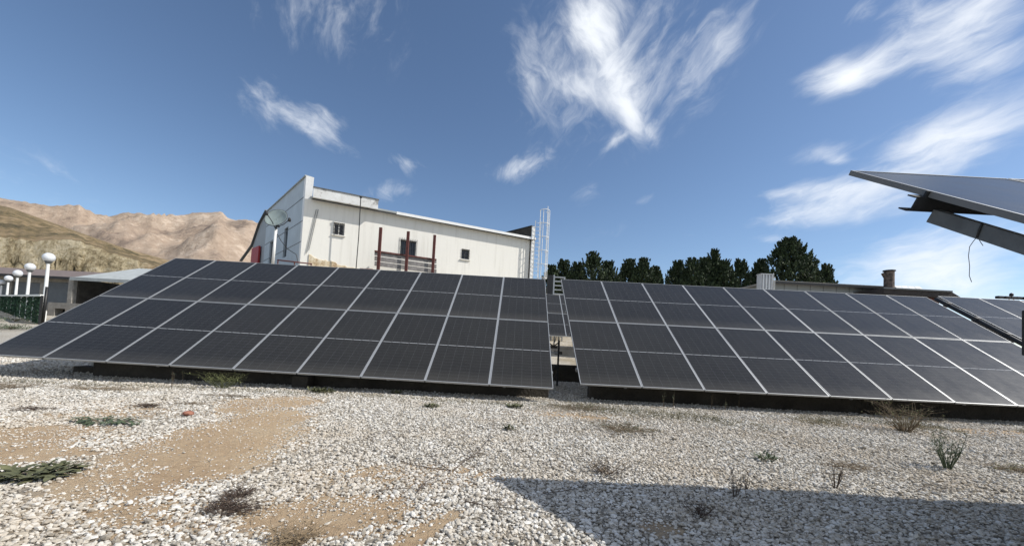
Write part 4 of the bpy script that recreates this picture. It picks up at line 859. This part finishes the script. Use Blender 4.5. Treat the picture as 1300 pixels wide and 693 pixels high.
# ribbed unit on a stand
uY = 21.; u0 = at(973, 360, uY); un = empty('ribbed_tank', (u0.x, uY, H(u0.x, uY))); tag(un, 'pale ribbed sheet metal unit on a stand below the narrow conifer', 'tank')
zb_ = at(973, 370, uY).z-un.location.z-.3; zt_ = at(973, 348.5, uY).z-un.location.z; hw = 7.6/FPX*uY
m_ = MB(); n_ = 8
for i in range(n_): xx = -hw+2*hw*i/n_; m_.box(xx+.012, xx+2*hw/n_-.012, -.04 if i % 2 else 0, .35, zb_, zt_)
m_.build('ribbed_body', M['silver'], un); m_ = MB(); m_.box(-hw-.02, hw+.02, -.06, .37, zt_+.002, zt_+.04); m_.build('lid', M['silver'], un)
for sx_ in (-1, 1):
    for yy in (.05, .30): m_ = MB(); m_.box(sx_*hw*.9-.03, sx_*hw*.9+.03, yy-.03, yy+.03, -.1, zb_-.002); m_.build('leg', M['galv'], un)
m_ = MB()
for a, b in (((hw+.06, 0, zb_), (hw+.06, 0, zt_+.1)), ((hw+.13, 0, zb_), (hw+.13, 0, zt_-.1)), ((hw+.06, 0, zt_-.15), (hw+.13, 0, zt_-.15)), ((hw+.06, 0, zb_+.35), (hw+.13, 0, zb_+.35))): m_.tube([a, b], .012, 6)
m_.build('side_frame', M['white'], un)
# floodlight bar on mast
mY = 17.; m0 = at(1284, 382, mY); fm = empty('floodlight_mast', (m0.x, mY, H(m0.x, mY))); tag(fm, 'dark floodlight cluster on a short mast above the far right array', 'floodlight')
def ml(px, py): return at(px, py, mY)-fm.location
zb_ = ml(1284, 383).z
for dx in (-.10, .10): m_ = MB(); m_.tube([(dx, 0, 0), (dx, 0, ml(1284, 379).z)], .02, 8); m_.build('mast', M['white'], fm)
m_ = MB(); m_.bar(ml(1268, 377.5), ml(1303, 379.0), .05, .045); m_.build('crossarm', M['black'], fm)
for px_ in (1268, 1277, 1284, 1291, 1300):
    m_ = MB(); c_ = ml(px_, 378+(px_-1284)*.04); m_.box(c_.x-.12, c_.x+.12, -.10, .05, c_.z-.06, c_.z+.055); m_.build('lamp_head', M['black'], fm, bevel=.02)
m_ = MB(); c_ = ml(1284, 374); m_.lathe([(0, -.08), (.06, -.06), (.07, 0), (.05, .06), (0, .08)], 12, c_); m_.build('sensor', M['black'], fm, smooth=True)

# ------------------------------------------------------------------ weeds and small things on the gravel
def leafblades(C, Dr, ln_, w, bend=.35):
    """numpy: curved blades, three segments"""
    n = len(C); s = np.cross(Dr, (0, 0, 1.)); s += 1e-4; s /= np.linalg.norm(s, axis=1)[:, None]; rows = []
    for k, (t, ww) in enumerate(((0, .6), (.4, 1.), (.75, .7), (1., .05))):
        c = C+Dr*(ln_*t)[:, None]; c[:, 2] -= bend*ln_*t*t; rows += [c-s*(w*ww)[:, None], c+s*(w*ww)[:, None]]
    V = np.stack(rows, 1); n8 = 8; F = np.array([(0, 1, 3, 2), (2, 3, 5, 4), (4, 5, 7, 6)]); return V.reshape(-1, 3), (F[None]+(np.arange(n)*n8)[:, None, None]).reshape(-1, 4)
def place(name, px, py, label, cat, grp=None):
    p = on_ground(px, py); p.z = H(p.x, p.y); o = empty(name, p, random.uniform(0, 6.28)); tag(o, label, cat, grp); return o
def leafy(px, py, r, n, m, label, lw=.02, flat=.25, ell=(1., 1.), grp='green rosette weeds on the gravel'):
    o = place('leafy_weed', px, py, label, 'weed', grp); o.rotation_euler.z = 0
    a = rng.uniform(0, 2*math.pi, n); rr = r*np.sqrt(rng.random(n))*.8; C = np.stack([np.cos(a)*rr*ell[0], np.sin(a)*rr*ell[1], np.full(n, .012)+rng.random(n)*.035], 1)
    el_ = rng.uniform(flat*.4, flat*2.6, n); b = a+rng.normal(0, .7, n); Dr = np.stack([np.cos(b)*np.cos(el_), np.sin(b)*np.cos(el_), np.sin(el_)], 1)
    V, F = leafblades(C, Dr, rng.uniform(.05, .11, n)*(r/.2)**.5, np.full(n, lw)*rng.uniform(.6, 1.2, n)); npmesh('leaves', V, F, m, o, smooth=True)
    st_ = MB()
    for k in range(6): a_ = k*1.05; st_.tube([(0, 0, 0), (math.cos(a_)*r*.4*ell[0], math.sin(a_)*r*.4*ell[1], .03), (math.cos(a_)*r*.75*ell[0], math.sin(a_)*r*.75*ell[1], .02)], [.004, .003, .002], 5)
    st_.build('stems', M['stem'], o); return o
def twiggy(px, py, r, h, n, m, label, cat='dry weed', leafm=None, nl=0, grp=None, lean=(0, 0), ell=(1, 1), th=.0022):
    o = place('dry_weed' if leafm is None else 'stalky_weed', px, py, label, cat, grp); o.rotation_euler.z = 0; b = MB(); tips = []
    for k in range(n):
        a_ = random.uniform(0, 2*math.pi); rr = r*random.random()**.6; t = Vector((math.cos(a_)*rr*ell[0]+lean[0], math.sin(a_)*rr*ell[1]+lean[1], h*random.uniform(.45, 1.))); b0_ = Vector((math.cos(a_)*rr*.15*ell[0], math.sin(a_)*rr*.15*ell[1], -.005))
        m1 = b0_.lerp(t, .5)+Vector((random.gauss(0, .1)*r, random.gauss(0, .1)*r, h*.06)); b.tube([b0_, m1, t], [th, th*.75, th*.35], 4)
        for q_ in range(2):
            s0_ = m1.lerp(t, random.random()); e_ = s0_+Vector((random.gauss(0, .28)*r*ell[0], random.gauss(0, .28)*r*ell[1], h*random.uniform(-.05, .25))); e_.z = max(e_.z, .003); b.tube([s0_, e_], [th*.6, th*.3], 3)
            tips += [s0_.lerp(e_, random.random()) for _ in range(2)]
        tips += [m1.lerp(t, random.random()) for _ in range(3)]
    b.build('stems', m, o)
    if nl:
        P = np.array([tips[i % len(tips)] for i in range(nl)])+rng.normal(0, .006, (nl, 3)); d = rng.normal(size=(nl, 3)); d[:, 2] = abs(d[:, 2])*.7+.2; d /= np.linalg.norm(d, axis=1)[:, None]
        V, F = leafblades(P, d, rng.uniform(.012, .035, nl)*(1+h), rng.uniform(.0025, .006, nl)); npmesh('leaves', V, F, leafm, o)
    return o
leafy(36, 607, .22, 120, M['weed'], 'large dark green leafy weed sprawling near the left edge', .021, .3, (1.2, .45))
leafy(75, 598, .14, 90, M['weed'], 'smaller leafy weed touching the large one near the left edge', .016, .3, (1.2, .6))
leafy(135, 536, .30, 110, M['weedgrey'], 'flat pale green weed on the gravel left of the sandy patch', .013, .15, (1.3, .45))
leafy(408, 498, .24, 170, M['weed'], 'dark green weed in the shadow edge right of the olive grass clump', .014, .5, (1.2, .6))
leafy(548, 517, .12, 80, M['weed'], 'small dark green weed in front of the left array\'s middle', .013, .4)
leafy(654, 517, .15, 100, M['weed'], 'small dark green weed below the left array\'s right corner', .014, .4)
leafy(646, 546, .06, 40, M['weed'], 'tiny green weed alone on the white gravel below the array gap', .012, .5)
leafy(502, 500, .12, 60, M['weed'], 'dim green weed right under the left array\'s front edge', .012, .5)
leafy(972, 585, .12, 60, M['weedgrey'], 'small grey green weed just above the big shadow', .009, .5)
twiggy(282, 492, .42, .28, 60, M['straw'], 'olive green grassy clump reaching the left array\'s front edge', 'grass clump', M['straw'], 500, ell=(1.1, .4))
twiggy(340, 482, .2, .32, 18, M['straw'], 'thin upright olive stems behind the grassy clump', 'grass clump', M['straw'], 90)
twiggy(280, 650, .20, .06, 90, M['stemdark'], 'dark brown dead bush lying on the sandy patch', 'dry weed', M['stemdark'], 120, lean=(.05, .03), ell=(1., .6))
twiggy(303, 630, .13, .06, 50, M['stemdark'], 'tangle of dark dead stems above the dead bush', 'dry weed', M['stemdark'], 50, ell=(.8, 1.1))
twiggy(375, 690, .16, .08, 60, M['drygrass'], 'dry straw tuft cut by the bottom edge', 'dry weed', M['drygrass'], 120)
twiggy(50, 517, .35, .03, 60, M['stemdark'], 'flat grey dead plant on the gravel at the left', 'dry weed', M['stemdark'], 120, ell=(1.2, .5))
twiggy(187, 516, .22, .05, 50, M['stemdark'], 'flat dead plant between two pale gravel strips', 'dry weed', M['stemdark'], 120, ell=(1., .5))
twiggy(243, 513, .20, .04, 40, M['stem'], 'thin brown dead plant just left of the reddish stone', 'dry weed', M['stem'], 80, ell=(1.2, .5))
twiggy(285, 503, .3, .04, 40, M['stem'], 'flat brown stems along the sandy patch\'s top edge', 'dry weed', M['stem'], 60, ell=(1.3, .4))
twiggy(10, 487, .55, .08, 70, M['stem'], 'brown dry growth at the left edge beside the array\'s shadow', 'dry weed', M['stem'], 150, ell=(1.3, .6))
twiggy(125, 492, .5, .06, 60, M['drygrass'], 'low straw growth in front of the left array\'s corner shade', 'dry weed', M['drygrass'], 120, ell=(1.5, .5))
# long sprawling dead branches
def sprawl(pts, label, th=.004, kids=16):
    P = [on_ground(a, b) for a, b in pts]; o = empty('dead_branch', P[0]); tag(o, label, 'branch'); b = MB(); Q = [p-P[0]+Vector((0, 0, .022)) for p in P]; b.tube(Q, [th*(1-.75*i/(len(Q)-1)) for i in range(len(Q))], 5)
    for k in range(kids):
        i = random.randrange(len(Q)-1); s_ = Q[i].lerp(Q[i+1], random.random()); d_ = (Q[i+1]-Q[i]).normalized(); sd_ = Vector((-d_.y, d_.x, 0))*random.choice((-1, 1)); L2 = random.uniform(.05, .22)
        b.tube([s_, s_+d_*L2*.6+sd_*L2*.3+Vector((0, 0, .012)), s_+d_*L2+sd_*L2*.7], [th*.4, th*.3, th*.15], 4)
    b.build('twigs', M['stemdark'], o); return o
sprawl([(575, 600), (590, 588), (608, 575), (620, 560), (626, 540), (627, 518)], 'dead branch curving up towards the small weed below the left array')
sprawl([(572, 600), (550, 598), (520, 592), (495, 583), (475, 568), (466, 555)], 'dead branch sprawling left over the gravel from the same root')
sprawl([(572, 602), (555, 588), (535, 574), (505, 562), (488, 540)], 'thin dead branch pointing up left above the middle gravel', .003, 12)
sprawl([(530, 628), (540, 615), (556, 606), (570, 601)], 'short dead branch below the forked dead branches', .003, 5)
sprawl([(475, 627), (500, 624), (530, 624), (560, 612)], 'straight thin dead stem lying left of the shadow tip', .003, 5)
sprawl([(590, 640), (612, 645), (628, 652), (640, 640)], 'small dead twig just left of the shadow corner', .004, 8)
sprawl([(690, 630), (720, 626), (750, 618), (790, 606)], 'dead stem crossing the upper edge of the big shadow', .003, 10)
sprawl([(1165, 625), (1180, 618), (1190, 628), (1210, 626)], 'little dead twig on the lit gravel above the right shadow', .003, 8)
sprawl([(1010, 597), (1030, 602), (1055, 604)], 'short dead stem left of the thin upright stalk', .003, 6)
twiggy(770, 602, .22, .10, 40, M['stemdark'], 'loose grey brown twiggy weed above the big shadow\'s left part', 'dry weed', M['stem'], 80)
twiggy(790, 548, .45, .12, 90, M['stem'], 'patch of thin brown growth in front of the right array\'s left end', 'dry weed', M['weedgrey'], 260, ell=(1.2, .8))
twiggy(735, 520, .5, .08, 80, M['stem'], 'low brown green growth at the foot of the array gap', 'dry weed', M['weedgrey'], 240, ell=(1.2, .6))
# stalky plants on the right
twiggy(1203, 596, .17, .37, 20, M['weedgrey'], 'grey green stalky plant standing on the lit gravel at the right', 'stalky plant', M['weedgrey'], 300, th=.004)
twiggy(1150, 548, .46, .44, 75, M['stem'], 'bushy dry plant overlapping the right array\'s front edge', 'stalky plant', M['straw'], 420, th=.003)
twiggy(1060, 622, .06, .24, 8, M['stemdark'], 'thin upright stalk on the edge of the big shadow', 'stalky plant', M['stem'], 50, th=.003)
twiggy(933, 632, .05, .22, 6, M['stemdark'], 'dark thin stalk rising at the middle of the shadow edge', 'stalky plant', M['stem'], 30, th=.0025)
twiggy(948, 622, .04, .17, 5, M['stemdark'], 'shorter stalk right of the dark thin stalk', 'stalky plant', M['stem'], 20, th=.0025)
twiggy(885, 655, .12, .10, 24, M['stemdark'], 'dark twigs in the shaded gravel', 'dry weed', M['stemdark'], 40)
twiggy(1075, 594, .25, .05, 40, M['stem'], 'flat reddish brown growth above the thin upright stalk', 'dry weed', M['stem'], 90, ell=(1.3, .6))
twiggy(1285, 598, .25, .06, 50, M['stem'], 'flat brown growth near the right edge on lit gravel', 'dry weed', M['straw'], 120, ell=(1.3, .6))
WS = [(842, 509, .30, 'first faint stem from the gap, against the shade under the right array'), (855, 512, .42, 'tall straight stem crossing the right array\'s lower edge'), (903, 510, .32, 'leafy stem in the shade left of the second array joint'), (921, 514, .25, 'straight stem in the shade under the right array\'s third panel'), (938, 510, .28, 'small stem in the shade under the right array\'s fourth panel')]
for a, b, h_, la in WS: twiggy(a, b+8, .03, h_, 3, M['stem'], la, 'stalky plant', M['weedgrey'], 22, th=.0022, grp='upright stems along the arrays')
for k, (a, b) in enumerate(((218, 492), (232, 486))): twiggy(a, b, .04, .3, 3, M['stem'], ('pale stem in the shade under the left array, left one', 'pale stem in the shade under the left array, right one')[k], 'stalky plant', M['weedgrey'], 20, grp='upright stems along the arrays')
# dry mat of vegetation along the edge of the right array
n = 7000; xx = rng.uniform(1.0, 12.5, n); yy = 6.42+rng.normal(0, .30, n)+.2*np.sin(xx*1.3); k = vnoise(xx+7, yy+3, 1.4) > .42; xx, yy = xx[k], yy[k]
ex_ = rng.uniform(-9.5, 1.0, 1500); ey_ = 6.65+rng.normal(0, .12, 1500); xx = np.r_[xx, ex_]; yy = np.r_[yy, ey_]; n = len(xx)
C = np.stack([xx, yy, np.array([H(a, b) for a, b in zip(xx, yy)])+.005], 1); rep = 5; C = np.repeat(C, rep, 0)+rng.normal(0, .03, (n*rep, 3))*(1, 1, .1); d = rng.normal(size=C.shape); d[:, 2] = abs(d[:, 2])*.5+.12; d /= np.linalg.norm(d, axis=1)[:, None]
V, F = leafblades(C, d, rng.uniform(.03, .13, len(C)), rng.uniform(.0015, .0035, len(C))); tag(npmesh('dry_ground_cover', V, F, M['cover']), 'thin dry brown ground cover along the front edges of the arrays', 'ground cover', kind='stuff')
# dry straws and crumbs of plant litter lying among the stones
n = 5200; yy = rng.uniform(1.9, 6.9, n); xx = rng.uniform(-1.4, 1.4, n)*yy; k = vnoise(xx+20, yy+20, 1.1)*.6+vnoise(xx+3, yy+13, 3.3)*.4 > .50; xx, yy = xx[k], yy[k]; n = len(xx)
C = np.stack([xx, yy, np.array([H(a, b) for a, b in zip(xx, yy)])+.022], 1); a = rng.uniform(0, 2*math.pi, n); d = np.stack([np.cos(a), np.sin(a), rng.uniform(-.05, .25, n)], 1)
V, F = leafblades(C, d, rng.uniform(.02, .09, n), rng.uniform(.0008, .0022, n), .1); tag(npmesh('plant_litter', V, F, M['stem']), 'scattered dry straws lying among the gravel', 'plant litter', kind='stuff')
# a reddish stone on the gravel
p = on_ground(239, 526); b = bmesh.new(); bmesh.ops.create_icosphere(b, subdivisions=2, radius=.05)
for v_ in b.verts: v_.co.x *= 1.3; v_.co.z *= .6; v_.co += Vector((vn(*v_.co*20), vn(*(v_.co*20+Vector((5, 5, 5)))), 0))*.012
me = bpy.data.meshes.new('stone'); b.to_mesh(me); b.free(); me.materials.append(M['brick']); o_ = bpy.data.objects.new('stone', me); S.collection.objects.link(o_); o_.location = (p.x, p.y, H(p.x, p.y)+.03)
tag(o_, 'reddish brown stone at the upper left edge of the sandy patch', 'stone')
# bushes by the fence
for px_, py_, sz, la in ((20, 395, .8, 'dry low bush on the bank below the green fence'), (14, 409, .5, 'grey green low bush under the bank, near the left array\'s edge')):
    d_ = ray(px_, py_); Y = 19.5 if py_ < 400 else 16.; q_ = at(px_, py_, Y); o = empty('low_bush', (q_.x, q_.y, H(q_.x, q_.y))); tag(o, la, 'bush')
    n = 900; C = rng.normal(0, 1, (n, 3))*(sz, sz*.5, sz*.18); C[:, 2] = abs(C[:, 2]); d = rng.normal(size=(n, 3)); d[:, 2] = abs(d[:, 2]); d /= np.linalg.norm(d, axis=1)[:, None]
    V, F = leafblades(C, d, rng.uniform(.05, .14, n), rng.uniform(.006, .014, n)); npmesh('leaves', V, F, M['weedgrey'], o)
    b = MB(); [b.tube([(0, 0, 0), (random.gauss(0, .3)*sz, random.gauss(0, .2)*sz, .15*sz)], .01, 4) for _ in range(8)]; b.build('stems', M['stem'], o)
for b_ in list(bpy.data.materials):
    if b_.users == 0: bpy.data.materials.remove(b_)
